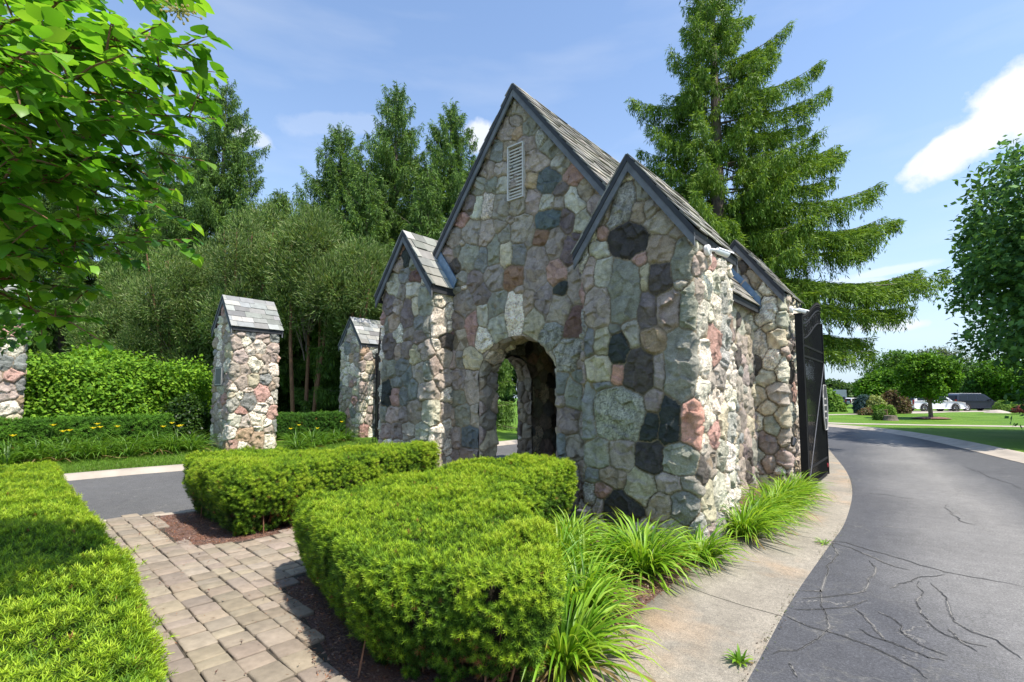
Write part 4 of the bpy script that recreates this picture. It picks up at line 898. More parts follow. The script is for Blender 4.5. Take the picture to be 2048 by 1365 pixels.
near = [(-2.35, 3.75, .075, 100, .55, 'daylily clump on the mulch between the nearest clump and the broad one by the pier', (.2, 0), .12), (-2.75, 4.45, .075, 100, .55, 'daylily clump in the middle of the mulch bed, away from hedge and concrete', (.1, 0), .13),
        (-1.98, 2.95, .075, 95, .66, 'daylily clump nearest the camera, spilling over the corner of the concrete', (.25, 0), .1),
        (-2.35, 4.95, .08, 130, .62, 'broad daylily clump in front of the pier corner, leaning over the concrete', (.35, -.1), .13),
        (-2.75, 3.75, .075, 110, .58, 'daylily clump tucked behind the nearest yew hedge, beside the bare mulch', (.1, 0), .13),
        (-3.15, 4.55, .075, 120, .6, 'upright daylily clump between the two arms of the yew hedge and the pier', (0, 0), .13),
        (-2.7, 5.35, .075, 110, .55, 'daylily clump against the foot of the dark boulder on the pier front', (0, -.1), .12),
        (-3.45, 5.3, .075, 90, .55, 'daylily clump at the inner corner where the hedge meets the pier', (0, 0), .12),
        (-2.05, 5.75, .078, 90, .5, 'daylily clump right under the sunlit corner of the front pier', (.3, -.1), .1),
        (-1.95, 7.1, .08, 120, .62, 'daylily clump along the sunlit pier side, first behind the corner', (.5, 0), .12),
        (-1.98, 7.85, .08, 120, .62, 'daylily clump along the sunlit pier side, second behind the corner', (.5, 0), .12),
        (-1.95, 8.65, .08, 120, .62, 'daylily clump in the recess between the two right hand piers', (.5, 0), .12),
        (-1.98, 9.45, .08, 110, .6, 'daylily clump in front of the rear right pier', (.5, 0), .12),
        (-1.95, 10.2, .08, 110, .6, 'daylily clump beside the black gate post, farthest of the pier side row', (.5, 0), .12)]
for i, (x, y, z, n, L, lb, ln, rad) in enumerate(near): lily(x, y, z, n, L, 200+i, lb, GL, lean=ln, rad=rad, wid=.023 if i < 7 else .019)
ORD = ['first', 'second', 'third', 'fourth', 'fifth', 'sixth', 'seventh', 'eighth', 'ninth', 'tenth', 'eleventh', 'twelfth', 'thirteenth', 'fourteenth', 'fifteenth', 'sixteenth', 'seventeenth', 'eighteenth', 'nineteenth', 'twentieth', 'twentyfirst', 'twentysecond']
FL = [(.06, .15, .018), (.11, .24, .025), (.18, .34, .045)]
rs_ = np.random.RandomState(9); k = 0
for r_, xx in ((0, -16.95), (1, -17.45)):
    for j in range(9):
        y = 1.6+j*.47+r_*.2+rs_.uniform(-.08, .08)
        lily(xx+rs_.uniform(-.1, .1), y, float(gh(xx, y)), 70, .82, 300+k, 'daylily clump in the %s row behind the left road, %s from the left' % (('front', 'back')[r_], ORD[j]), 'daylily clumps in the long bed behind the left road', FL, flowers=[1, 0, 2, 1, 1, 0, 1, 2, 0][j] if r_ == 0 else [0, 1, 0, 1, 1, 0, 0, 1, 0][j], wid=.028, rad=.12); k += 1
for j, (x, y) in enumerate([(-16.2, 8.3), (-16.25, 8.85), (-16.5, 9.4), (-16.7, 9.95), (-16.95, 10.5), (-17.0, 8.6), (-17.1, 9.3)]):
    lily(x, y, float(gh(x, y)), 60, .72, 340+j, 'daylily clump between the two freestanding piers, %s in the bed' % ORD[j], 'daylily clumps between the freestanding piers', FL, flowers=[1, 1, 0, 1, 0, 1, 0][j], wid=.028, rad=.13)
w = lily(-1.13, 3.86, .01, 16, .12, 360, 'tiny weed growing at the joint of concrete and asphalt in the foreground', None, LILY, wid=.02, rad=.02); w['category'] = 'weed'; w.name = 'weed'
w = lily(-1.15, 7.6, .01, 18, .12, 361, 'small weed tuft at the asphalt edge below the gate', None, LILY, wid=.012, rad=.05); w['category'] = 'weed'; w.name = 'weed'

# ------------------------------------------------------------------ leafy shrubs and clipped far hedges
def shrub(name, x, y, z, rx, ry, rz, n, leaf, cols, seed, label, cat, group=None, mat='far', stems=6, box=False, tmpl=DIAM, lump=.25, rot=0.0, low=.1):
    rs = np.random.RandomState(seed); root = empty(name, (x, y, z), label, cat, group)
    d = rdir(rs, n); d[:, 2] = np.abs(d[:, 2])*1.0+rs.uniform(-.25, .1, n)
    if box:
        q = np.abs(d).max(1, keepdims=True)**.6; d = d/q
    r = 1+lump*fbm(d[:, 0]*2.2+seed, d[:, 1]*2.2, d[:, 2]*2.2, 3, seed)+.12*lump*vnoise(d[:, 0]*9, d[:, 1]*9, d[:, 2]*9, seed)
    dep = rs.uniform(0, 1, n)**2*.32
    P = d*((r-dep)[:, None])*[rx, ry, rz*.9]; P[:, 2] += rz*low; ok = P[:, 2] > .06; P, d, dep = P[ok], d[ok], dep[ok]; n = len(P)
    N_ = d/np.array([rx, ry, rz]); N_ /= np.linalg.norm(N_, axis=1, keepdims=True)
    D = rdir(rs, n)+[0, 0, -.2]+N_*.4; Nn = N_+[0, 0, .6]+.5*rdir(rs, n)
    C = vary(rs, n, cols)*(1+.3*fbm(P[:, 0]*1.5, P[:, 1]*1.5, P[:, 2]*1.5, 3, seed))[:, None]
    V, F, CC = scatter(P, D, Nn, leaf*rs.uniform(.7, 1.25, n), *tmpl, C, wid=leaf*.75)
    if rot: c_, s_ = cos(rot), sin(rot); V = np.c_[V[:, 0]*c_-V[:, 1]*s_, V[:, 0]*s_+V[:, 1]*c_, V[:, 2]]
    mk('foliage', V, F, M[mat], root, CC)
    t = MB()
    for k in range(stems):
        a = rs.uniform(0, 6.28); q = rs.uniform(.2, .7); t.tube([(q*.25*rx*cos(a), q*.25*ry*sin(a), -.05), (q*.6*rx*cos(a), q*.6*ry*sin(a), rz*.5), (q*rx*cos(a)*.9, q*ry*sin(a)*.9, rz*.85)], [.035*rz, .022*rz, .008], 6)
    t.build('stems', M['bark'], root, fix=False)
    return root
GREEN = [(.04, .11, .01), (.09, .21, .015), (.17, .33, .03)]
DEEP = [(.02, .055, .012), (.035, .085, .016), (.06, .12, .02)]
shrub('leafy_shrub', -20.0, 3.6, .33, 1.5, 3.1, 2.7, 42000, .12, [(.07, .17, .015), (.15, .31, .02), (.26, .44, .035)], 401, 'big rounded leafy shrub filling the gap between the two left piers', 'shrub', box=True, mat='far', lump=.4)
shrub('leafy_shrub', -18.6, 5.7, .33, .75, .75, 1.6, 7000, .1, DEEP+[(.08, .17, .02)], 402, 'smaller dark leafy shrub pressed against the pier with the plaque', 'shrub', mat='leaf', lump=.4)
yew('low_hedge', rounded([(-18.25, .2), (-17.75, .2), (-17.75, 5.1), (-18.25, 5.1)], .12), 1.28, 750, 'long low clipped hedge between the daylily bed and the big leafy shrub', None, 84, needle=.06, nn=8, wdt=.014, hf=lambda x, y: 1.3+0*x, cols=[(.03, .09, .01), (.07, .18, .015), (.14, .3, .025)])
yew('low_hedge', rounded([(-18.6, 8.0), (-18.1, 8.0), (-18.1, 11.2), (-18.6, 11.2)], .12), 1.2, 750, 'short clipped hedge between the two freestanding piers', None, 85, needle=.06, nn=8, wdt=.014, hf=lambda x, y: 1.25+0*x, cols=[(.02, .07, .01), (.05, .14, .015), (.1, .22, .02)])

# grass blades on the verge beyond the left road
def verge():
    rs = np.random.RandomState(12); n = 42000; y = rs.uniform(-2, 14, n); kx = np.interp(y, LK[:, 1], LK[:, 0]); x = kx-.43-rs.uniform(0, 1, n)**1.3*2.6
    P = np.c_[x, y, gh(x, y)]; C = vary(rs, n, [(.06, .14, .015), (.12, .22, .02), (.2, .27, .05)])
    V, F, CC = scatter(P, np.c_[rs.normal(0, .35, (n, 2)), np.ones(n)], rdir(rs, n), rs.uniform(.03, .07, n), *NEEDLE, C, wid=.012)
    tag(mk('verge_grass', V, F, M['blade'], col=CC), kind='stuff')
verge()

# ------------------------------------------------------------------ conifers
def spruce(x, y, z, H, R, seed, label, group=None, nlev=42, per=5, dens=1.0, spray=.2, cols=None, zlow=.06, pw=.8, droop=1.0, hang=.5, sprw=.045, rootname='spruce_tree', trunkr=None, extra=(), curtain=2, lift=.85):
    rs = np.random.RandomState(seed); root = empty(rootname, (x, y, z), label, 'tree', group)
    tr = trunkr or H*.016
    t = MB(); t.tube([(0, 0, -.1), (.01, 0, H*.3), (0, .02, H*.7), (0, 0, H*.985)], [tr*1.15, tr*.85, tr*.4, .01], 10); t.build('trunk', M['bark'], root, fix=False)
    cols = cols or [(.022, .058, .012), (.045, .1, .016), (.09, .17, .022), (.13, .2, .03)]
    br = MB(); PS = []; DS = []; CS = []; LS = []
    for lv in range(nlev):
        fz = zlow+(1-zlow)*(lv+rs.uniform(-.3, .3))/nlev
        if fz > .985: continue
        Rl = R*(1-fz)**pw*rs.uniform(.78, 1.12)*(min(1, .5+.5*(fz-zlow)/max(.3-zlow, .05)) if zlow > .1 else 1)+.12; a0 = rs.uniform(0, 6.28)
        todo = [(a0+b*2*pi/per+rs.uniform(-.35, .35), Rl*rs.uniform(.72, 1.12), fz, None) for b in range(per)]
        if lv == 0: todo += [(a, L, zf/H, e) for a, L, zf, e in extra]
        for a, L, fz, ee in todo:
            hd = np.array([cos(a), sin(a), 0]); sd_ = np.array([-sin(a), cos(a), 0])
            e0 = (-.02+lift*fz+rs.uniform(-.14, .14)) if ee is None else ee; n = max(4, int(L/.22)); t_ = np.linspace(0, 1, n+1)
            zz = L*(e0*t_ - droop*.5*t_**1.5*(1-fz*.6) + .3*t_**3)
            C_ = hd*(t_*L*.96)[:, None]+np.c_[np.zeros((n+1, 2)), zz]+sd_*(rs.uniform(-.08, .08)*L*t_**2)[:, None]+[0, 0, fz*H]
            br.tube(list(C_), list(np.linspace(.01+.008*L, .003, n+1)), 4, False)
            # side branchlets
            m = max(3, int(L*7.5*dens)); tt = rs.uniform(.12, 1, m)**.85; sg = rs.choice([-1, 1], m)
            B = np.stack([np.interp(tt, t_, C_[:, i]) for i in range(3)], 1); bl = (.1+.36*L*(1-tt)**.75)*rs.uniform(.6, 1.15, m); bl = np.minimum(bl, 1.25)
            bd = hd*.75+sd_*sg[:, None]*rs.uniform(.5, 1.1, (m, 1))+np.c_[np.zeros((m, 2)), rs.uniform(-.25, .1, m)]; bd /= np.linalg.norm(bd, axis=1, keepdims=True)
            st = spray*.5; k = max(2, int(np.ceil(bl.max()/st))); u = np.tile(np.arange(k)*st, (m, 1)); ok = u < bl[:, None]
            dr = np.zeros((m, k, 3)); dr[..., 2] = -.45*droop*u**2/np.maximum(bl[:, None], .2)
            PP = (B[:, None]+bd[:, None]*u[..., None]+dr)[ok]; DD = np.repeat(bd[:, None], k, 1)[ok]+[0, 0, -.25*droop]
            rel = (tt[:, None]+0*u)[ok]*.6+.4*(u/np.maximum(bl[:, None], .1))[ok]
            PS.append(PP); DS.append(DD); CS.append(rel); LS.append(np.full(len(PP), spray))
            # hanging sprays
            q = PP[rs.uniform(0, 1, len(PP)) < hang]
            if len(q):
                for s_ in range(curtain):
                    hl = spray*rs.uniform(.8, 1.3, len(q)); PS.append(q-[0, 0, 1]*(s_*spray*.75*np.ones(len(q)))[:, None]); DS.append(np.tile([0, 0, -1.], (len(q), 1))+.25*rs.normal(size=(len(q), 3))); CS.append(rs.uniform(.15, .7, len(q))); LS.append(hl)
    br.build('branches', M['bark'], root, fix=False)
    P = np.concatenate(PS); D = np.concatenate(DS); rel = np.concatenate(CS); LL = np.concatenate(LS); n = len(P)
    top = np.c_[np.zeros((14, 2)), np.linspace(H*.9, H*1.0, 14)]; P = np.r_[P, top]; D = np.r_[D, np.c_[rs.normal(0, .5, (14, 2)), np.ones(14)]]; rel = np.r_[rel, np.ones(14)]; LL = np.r_[LL, np.full(14, spray)]; n = len(P)
    ca = np.array(cols); tt = np.clip(rel*.8+rs.uniform(-.25, .25, n), 0, 1)*(len(ca)-1); ii = np.minimum(tt.astype(int), len(ca)-2); ff = (tt-ii)[:, None]; C = ca[ii]*(1-ff)+ca[ii+1]*ff
    parts = []
    for s_ in range(2):
        Dn = D/np.linalg.norm(D, axis=1, keepdims=True)+.42*rdir(rs, n)
        parts.append(scatter(P+rs.normal(0, .03, (n, 3)), Dn, rdir(rs, n), LL*rs.uniform(.7, 1.2, n), *DIAM, C*rs.uniform(.8, 1.2, (n, 1)), wid=sprw*rs.uniform(.7, 1.3, n)))
    V, F, CC = join(parts); mk('needles', V, F, M['needle'], root, CC)
    return root
def spot(px, py, depth):
    'ground spot and height of a tree standing this way and this far, topping out at that height'
    p = at(px, 795, depth); return float(p[0]), float(p[1]), (795-py)/1000*depth+CAMH
# the big boughs that give this tree its outline: (bearing, length, height on the trunk, rise)
BG = []
for px, py, e in ((1590, 45, .62), (1655, 205, .3), (1640, 150, .35), (1702, 300, .22), (1690, 330, .15), (1745, 405, .2), (1802, 450, .2), (1770, 480, .1), (1862, 560, .16), (1830, 590, .08), (1790, 640, .0), (1742, 690, -.05), (1700, 720, -.1), (1255, 190, .22), (1275, 300, .2), (1290, 250, .25), (1270, 420, .15), (1340, 100, .35), (1560, 110, .4), (1620, 260, .2), (1660, 380, .15), (1720, 520, .1)):
    lat = (px-1432)/1000*17.8; zt = (795-py)/1000*17.8+1.8; L_ = abs(lat)*1.04; BG.append((YAW+(0 if lat > 0 else pi)+.12*((px*7) % 5-2)/2, L_, zt-L_*(e-.18), e))
spruce(-5.6, 18.4, .1, 20.5, 5.3, 501, 'tall drooping spruce standing behind the right side of the gatehouse', nlev=29, per=5, dens=2.2, spray=.16, zlow=.19, pw=.85, sprw=.03, hang=.8, droop=1.0, extra=BG, curtain=3, lift=.5, cols=[(.06, .13, .018), (.12, .22, .025), (.2, .33, .035), (.28, .4, .05)])
spruce(-9.9, 20.5, .1, 1.9, .9, 502, 'small bushy spruce seen low through the arched opening', nlev=9, per=6, spray=.12, zlow=.02, sprw=.03)
bgs = [(782, 150, 29, 7.0, 'slim pointed spruce, tallest of the group left of the gatehouse gable'),
       (896, 185, 27, 5.6, 'spruce rising directly behind the slope of the gatehouse gable'),
       (668, 232, 30, 6.6, 'spruce on the left flank of the group left of the gatehouse gable'),
       (725, 330, 25, 3.6, 'lower spruce filling the front of the group left of the gatehouse gable'),
       (850, 330, 24, 2.8, 'lower spruce squeezed between the small left roof and the gable'),
       (425, 140, 30, 7.0, 'dark spruce with its top just clear of the foreground leaves'),
       (545, 380, 28, 5.0, 'low spread of spruce between the dark spruce and the pointed group'),
       (300, 260, 33, 7.0, 'dense dark spruce behind the big leafy shrub'),
       (110, 240, 32, 5.8, 'broad spruce hidden mostly behind the foreground leaves at far left'),
       (-90, 300, 30, 5.5, 'spruce at the very left edge behind the leftmost pier')]
for i, (px, py, dp, R, lb) in enumerate(bgs):
    x, y, H = spot(px, py, dp); spruce(x, y, .3, H, R, 510+i, lb, 'spruces behind the left piers', nlev=32, per=6, dens=1.5, curtain=3, spray=.23, sprw=.042, zlow=.06, pw=.8, hang=.8, cols=[(.05, .105, .025), (.095, .18, .035), (.15, .27, .045), (.22, .34, .06)])

def cedar(x, y, z, H, R, seed, label, ntr=4, base=.35, n=16000):
    rs = np.random.RandomState(seed); root = empty('cedar_tree', (x, y, z), label, 'tree', 'shaggy cedars behind the left piers')
    tops = []
    for k in range(ntr):
        a = rs.uniform(0, 6.28); r0 = rs.uniform(.1, .6); r1 = R*rs.uniform(.3, .75); t = MB(); p = [(r0*cos(a), r0*sin(a), -.1), ((r0+r1)*.5*cos(a), (r0+r1)*.5*sin(a), H*.4), (r1*cos(a+.3), r1*sin(a+.3), H*.85)]
        t.tube(p, [.1, .075, .03], 7); t.build('trunk', M['barkd'], root, fix=False)
    br = MB(); m = 46; cen = []
    for k in range(m):
        d = rdir(rs, 1)[0]; f = rs.uniform(.35, .95); c = np.array([d[0]*R*f, d[1]*R*f, H*base+(H*(1-base))*(.5+.5*d[2]*f)]); w = 1-max(0, (c[2]/H-.6))*1.2; c[:2] *= w; cen.append(c)
        br.tube([(c[0]*.12, c[1]*.12, max(.5, c[2]-R*.8)), (c[0]*.6, c[1]*.6, c[2]-R*.25), tuple(c)], [.035, .02, .008], 4, False)
    br.build('branches', M['bark'], root, fix=False)
    cen = np.array(cen); i = rs.randint(0, m, n); u = rdir(rs, n)*rs.uniform(.35, 1, (n, 1))**.5; P = cen[i]+u*[R*.36, R*.36, R*.42]
    P += .25*np.c_[fbm(P[:, 0]*2, P[:, 1]*2, P[:, 2]*2, 2, 1), fbm(P[:, 0]*2, P[:, 1]*2, P[:, 2]*2, 2, 2), fbm(P[:, 0]*2, P[:, 1]*2, P[:, 2]*2, 2, 3)]
    D = u*.8+[0, 0, .45]+.5*rdir(rs, n); C = vary(rs, n, [(.07, .13, .035), (.12, .205, .05), (.19, .29, .07), (.24, .27, .12)], .22)*rs.uniform(.75, 1.15, (m, 1))[i]
    V, F, CC = scatter(P, D, rdir(rs, n), rs.uniform(.12, .3, n), *DIAM, C, wid=.038); mk('foliage', V, F, M['needle'], root, CC); return root
for i, (px, py, dp, R, bs, lb) in enumerate([(490, 415, 24, 2.7, .3, 'shaggy cedar rising straight behind the pier with the plaque'), (370, 470, 25, 2.6, .12, 'shaggy cedar left of the plaque pier, over the leafy shrub'), (610, 440, 23, 2.6, .48, 'multi stemmed cedar with bare leaning trunks between the two freestanding piers'),
                                      (715, 500, 22, 2.3, .45, 'cedar just behind the pier beside the folded gate'), (560, 420, 28, 3.0, .25, 'rearmost shaggy cedar between the two freestanding piers'), (250, 560, 26, 2.6, .1, 'cedar at the back of the leafy shrub, under the foreground leaves')]):
    x, y, H = spot(px, py, dp); cedar(x, y, .3, H, R, 530+i, lb, base=bs, n=36000)

# ------------------------------------------------------------------ broadleaf trees
def btree(name, x, y, z, H, R, seed, label, group=None, cols=None, n=20000, leaf=.22, base=.28, trunk=.2, nbl=60, flat=1.0, tmpl=DIAM, cen=(0, 0), cat='tree', sq=0.0, mat='far'):
    rs = np.random.RandomState(seed); root = empty(name, (x, y, z), label, cat, group); cz = H*(base+(1-base)/2); hz = H*(1-base)/2
    t = MB(); t.tube([(0, 0, -.1), (cen[0]*.2, cen[1]*.2, H*base), (cen[0]*.6, cen[1]*.6, H*.6), (cen[0], cen[1], H*.9)], [trunk*1.25, trunk, trunk*.5, .03], 10); t.build('trunk', M['bark'], root, fix=False)
    C0 = []; br = MB()
    for k in range(nbl):
        d = rdir(rs, 1)[0]; d = d/np.abs(d).max()**sq; f = rs.uniform(.45, 1.0)**.6*.82; c = np.array([d[0]*R*f+cen[0], d[1]*R*f+cen[1], cz+d[2]*hz*f]); C0.append(c)
        s0 = np.array([cen[0]*.3, cen[1]*.3, max(H*base*.9, c[2]-np.hypot(c[0], c[1])*.8)]); br.tube([s0, (s0+c)/2+[0, 0, .1*R], c], [trunk*.35, trunk*.18, .015], 5, False)
    br.build('branches', M['bark'], root, fix=False)
    C0 = np.array(C0); rr = rs.uniform(.22, .36, nbl)*R; i = rs.randint(0, nbl, n); u = rdir(rs, n)*rs.uniform(.4, 1, (n, 1))**.4; P = C0[i]+u*rr[i][:, None]*[1, 1, .7*flat]
    P += .1*R*np.c_[vnoise(P[:, 0]*1.3, P[:, 1]*1.3, P[:, 2]*1.3, 1), vnoise(P[:, 0]*1.3, P[:, 1]*1.3, P[:, 2]*1.3, 2), vnoise(P[:, 0]*2, P[:, 1]*2, P[:, 2]*2, 3)]
    D = rdir(rs, n)+u*.5+[0, 0, -.15]; Nn = u*.7+[0, 0, .8]+.5*rdir(rs, n)
    cols = cols or GREEN; C = vary(rs, n, cols)*rs.uniform(.8, 1.2, (nbl, 1))[i]
    V, F, CC = scatter(P, D, Nn, leaf*rs.uniform(.6, 1.3, n), *tmpl, C, wid=leaf*.7); mk('crown', V, F, M[mat], root, CC); return root
MAPLE = [(.05, .12, .045), (.085, .19, .06), (.13, .27, .075), (.18, .33, .08)]
btree('maple_tree', 8.9, 31.2, .12, 15.2, 7.6, 601, 'large dark green maple cut by the right edge of the picture', cols=MAPLE, n=150000, leaf=.27, base=-.04, trunk=.3, nbl=230, flat=.75, sq=.45)
b = btree('young_tree', -.1, 50.5, .3, 5.3, 2.15, 602, 'young bright green tree alone on the far lawn in a ring of mulch', cols=GREEN, n=16000, leaf=.2, base=.2, trunk=.13, nbl=60)
rg = MB(); rg.lathe([(0, .12), (.5, .11), (1.0, .05), (1.25, 0)], n=20); rg.build('mulch_ring', M['mulch'], b)
far_t = [(1808, 695, 95, 7.2, [(.04, .1, .015), (.08, .18, .02), (.13, .24, .03)], 'tall green tree behind the young tree, left half of the big far crown'),
         (1868, 688, 100, 7.6, [(.06, .09, .05), (.1, .14, .075), (.14, .18, .1)], 'tall grey green tree behind the young tree, right half of the big far crown'),
         (1765, 742, 88, 4.0, GREEN, 'dark tree at the left foot of the big far crown'),
         (1940, 745, 92, 4.5, [(.05, .12, .03), (.1, .2, .04)], 'light green tree behind the dark car'),
         (1990, 722, 85, 6, [(.05, .12, .03), (.1, .2, .04)], 'dark tree in the gap between the young tree and the big maple'),
         (2060, 700, 80, 7, GREEN, 'bright tree behind the house at the right edge')]
for i, (px, py, dp, R, cl, lb) in enumerate(far_t):
    x, y, H = spot(px, py, dp); btree('round_tree', x, y, .2, H, R, 620+i, lb, 'big trees beyond the parked cars', cl, n=16000, leaf=.42, base=.05, trunk=.4, nbl=70)
rs_ = np.random.RandomState(44)
for i in range(22):
    px = 1480+i*30+rs_.uniform(-10, 10); x, y, H = spot(px, rs_.uniform(755, 775), 150+rs_.uniform(-15, 15))
    btree('treeline_tree', x, y, 0, H+.5, H*.6, 650+i, 'hazy green tree of the low horizon treeline, %s from the left' % ORD[i], 'trees of the far treeline', [(.05, .105, .03), (.09, .165, .05), (.13, .21, .07)], n=3000, leaf=.9, base=.03, trunk=.35, nbl=24)
tl = [(-130+i*9+rs_.uniform(-2, 2), 80+i*4+rs_.uniform(-10, 10), rs_.uniform(12, 19)) for i in range(12)]+[(-75+rs_.uniform(-4, 4), 5+i*7, rs_.uniform(11, 15)) for i in range(8)]
for i, (x, y, H) in enumerate(tl): btree('treeline_tree', x, y, 0, H, H*.55, 690+i, 'distant green tree behind the left cedars and spruces, %s of its row' % ORD[i], 'trees far behind the left piers', [(.03, .075, .02), (.055, .12, .03), (.08, .15, .04)], n=3500, leaf=1.0, base=.02, trunk=.35, nbl=24)
# the small planting by the far drive
def sh(name, px, dp, rx, rz, cols, seed, label, lump=.25, leaf=.2, n=4000, ry=None):
    p = at(px, 795, dp); shrub(name, p[0], p[1], float(gh(p[0], p[1])), rx, ry or rx, rz, n, leaf, cols, seed, label, 'shrub', lump=lump)
LITE = [(.1, .2, .03), (.17, .3, .05), (.24, .38, .07)]
sh('purple_shrub', 1788, 47, 1.25, 2.1, [(.08, .05, .035), (.13, .08, .045), (.15, .15, .05)], 710, 'purple brown leaved shrub left of the white car', n=7000)
sh('pale_shrub', 1748, 46, .95, 1.6, [(.18, .24, .07), (.28, .33, .1), (.34, .36, .14)], 711, 'pale yellow green shrub in the far planting')
sh('blue_shrub', 1727, 46.5, .8, 1.6, [(.04, .08, .08), (.07, .12, .12)], 712, 'blue grey conifer shrub in the far planting')
sh('flower_shrub', 1738, 44.5, .9, .6, [(.12, .09, .07), (.15, .18, .06), (.26, .12, .09)], 713, 'low reddish flowering plant in front of the pale shrub', n=2500, leaf=.14)
sh('green_shrub', 1760, 44, .8, .75, GREEN, 714, 'low green plant between the reddish plant and the ball shaped bush', n=2500)
sh('ball_shrub', 1779, 43.5, .42, .85, LITE, 715, 'small bright ball shaped bush in the far planting', lump=.05, leaf=.1, n=2500)
sh('grass_tuft', 1757, 38.2, .42, .75, [(.08, .16, .03), (.15, .24, .06)], 716, 'ornamental grass tuft beside the wooden post', n=1500, leaf=.15)
sh('clipped_shrub', 2003, 50, .75, 1.15, LITE, 717, 'left of the two bright clipped shrubs right of the dark car', lump=.06, leaf=.1)
sh('clipped_shrub', 2026, 50, .8, 1.0, LITE, 718, 'right of the two bright clipped shrubs right of the dark car', lump=.06, leaf=.1)
sh('red_shrub', 2046, 48.5, .9, .7, [(.18, .04, .04), (.24, .09, .07)], 719, 'low dark red shrub at the right edge beside the clipped shrubs', lump=.1, leaf=.12)
sh('roadside_shrub', 1663, 52, 1.1, 2.0, LITE, 720, 'bright leafy bush just right of the open gate', n=5000, leaf=.25)
# ------------------------------------------------------------------ iron gates
def gate(x, y, z, length, rz, label, post_h, seed, sign=True, h0=3.05, h1=3.62, post=True):
    'one leaf of a driveway gate along local +X, hinge at the origin, top rail sweeping up to the free end'
    g = empty('iron_gate', (x, y, z), label, 'gate', 'black iron gate leaves standing open', rz)
    top = lambda t: h0+(h1-h0)*sstep(0, .95, t)
    for xx_, hh_ in ((.03, h0), (length-.03, h1)): b = MB(); b.box((xx_, 0, hh_/2+.03), (.06, .06, hh_)); b.build('stile', M['iron'], g)
    ts = np.linspace(0, 1, 15)
    for zz, nm in ((.06, 'bottom_rail'), (.42, 'lower_rail')):
        b = MB(); b.box((length/2, 0, zz), (length-.12, .035, .045)); b.build(nm, M['iron'], g)
    for off, r in ((0, .024), (.3, .022)):
        b = MB(); b.tube([(.05+t*(length-.1), 0, float(top(t))+off) for t in ts], r, 6); b.build('curved_rail', M['iron'], g, smooth=True)
    for zz in (2.92, 2.7):
        b = MB(); b.box((length/2, 0, zz), (length-.12, .035, .04)); b.build('upper_rail', M['iron'], g)
    n = 22
    for k in range(n):
        t = (k+.7)/(n+.4); xx = .03+t*(length-.06); zt = float(top(t))+.42
        b = MB(); b.tube([(xx, 0, .06), (xx, 0, zt)], .0085, 6); b.lathe([(0, .11), (.006, .09), (.024, .035), (.012, .005), (.018, -.005), (.009, -.02)], (xx, 0, zt), n=6); b.build('picket', M['iron'], g, smooth=False)
    b = MB()
    for k in range(9):
        t = (k+1)/10; xx = t*length; zz = float(top(t))+.15; m_ = 10
        b.tube([(xx+.07*cos(2*pi*q/m_), 0, zz+.11*sin(2*pi*q/m_)) for q in range(m_+1)], .008, 4, False)
    b.build('ring_scrolls', M['iron'], g)
    b = MB(); b.tube([(.1, -.035, .25), (length-.1, -.035, h1-.95)], .008, 5); b.build('tension_cable', M['irongrey'], g)
    if sign:
        cx, cz, w, h = length*.86, 1.62, .3, .52
        P = [(cx-w*.55, cz-h), (cx+w*.55, cz-h), (cx+w, cz-h*.45), (cx+w, cz+h*.45), (cx+w*.55, cz+h), (cx-w*.55, cz+h), (cx-w, cz+h*.45), (cx-w, cz-h*.45)]
        s = MB(); s.prism([(a, -.055, c) for a, c in P], (0, .02, 0)); sg = s.build('sign_plate', simple('dark_sign_face', (.05, .052, .058), .5, bmp=0), g)
        s = MB(); s.tube([(a, -.062, c) for a, c in P+[P[0]]], .012, 5, False); s.build('sign_border', M['louver'], sg)
        s = MB()
        for zz, ww in ((.2, .26), (.05, .36), (-.1, .3), (-.25, .2)): s.box((cx, -.06, cz+zz), (ww, .006, .035))
        s.build('sign_lettering', M['louver'], sg)
        s = MB(); s.lathe([(0, 0), (.05, 0), (.05, .012), (0, .014)], (length-.16, -.03, .25), 'Y', 14); s.build('red_reflector', simple('red_reflector_plastic', (.35, .01, .02), .3, bmp=0), g)
    if post:
        p = MB(); p.box((-.16, 0, post_h/2), (.13, .13, post_h)); p.box((-.16, 0, post_h+.012), (.16, .16, .025)); q = p.build('hinge_post', M['iron'], g, bevel=.006)
        p = MB()
        for zz in (.5, 1.6, 2.6): p.tube([(-.05, 0, zz-.06), (-.05, 0, zz+.06)], .04, 10); 
        p.build('hinges', M['irongrey'], g)
    return g
gate(-1.96, 11.45, .03, 2.75, pi/2+.01, 'black iron gate leaf swung open beside the right hand road', 3.5, 1)
gate(-17.0, 11.93, .3, 2.3, math.atan2(-11.93, 17.0)+.03, 'black iron gate leaf seen edge on at the pier left of the gatehouse', 3.35, 2, sign=False)

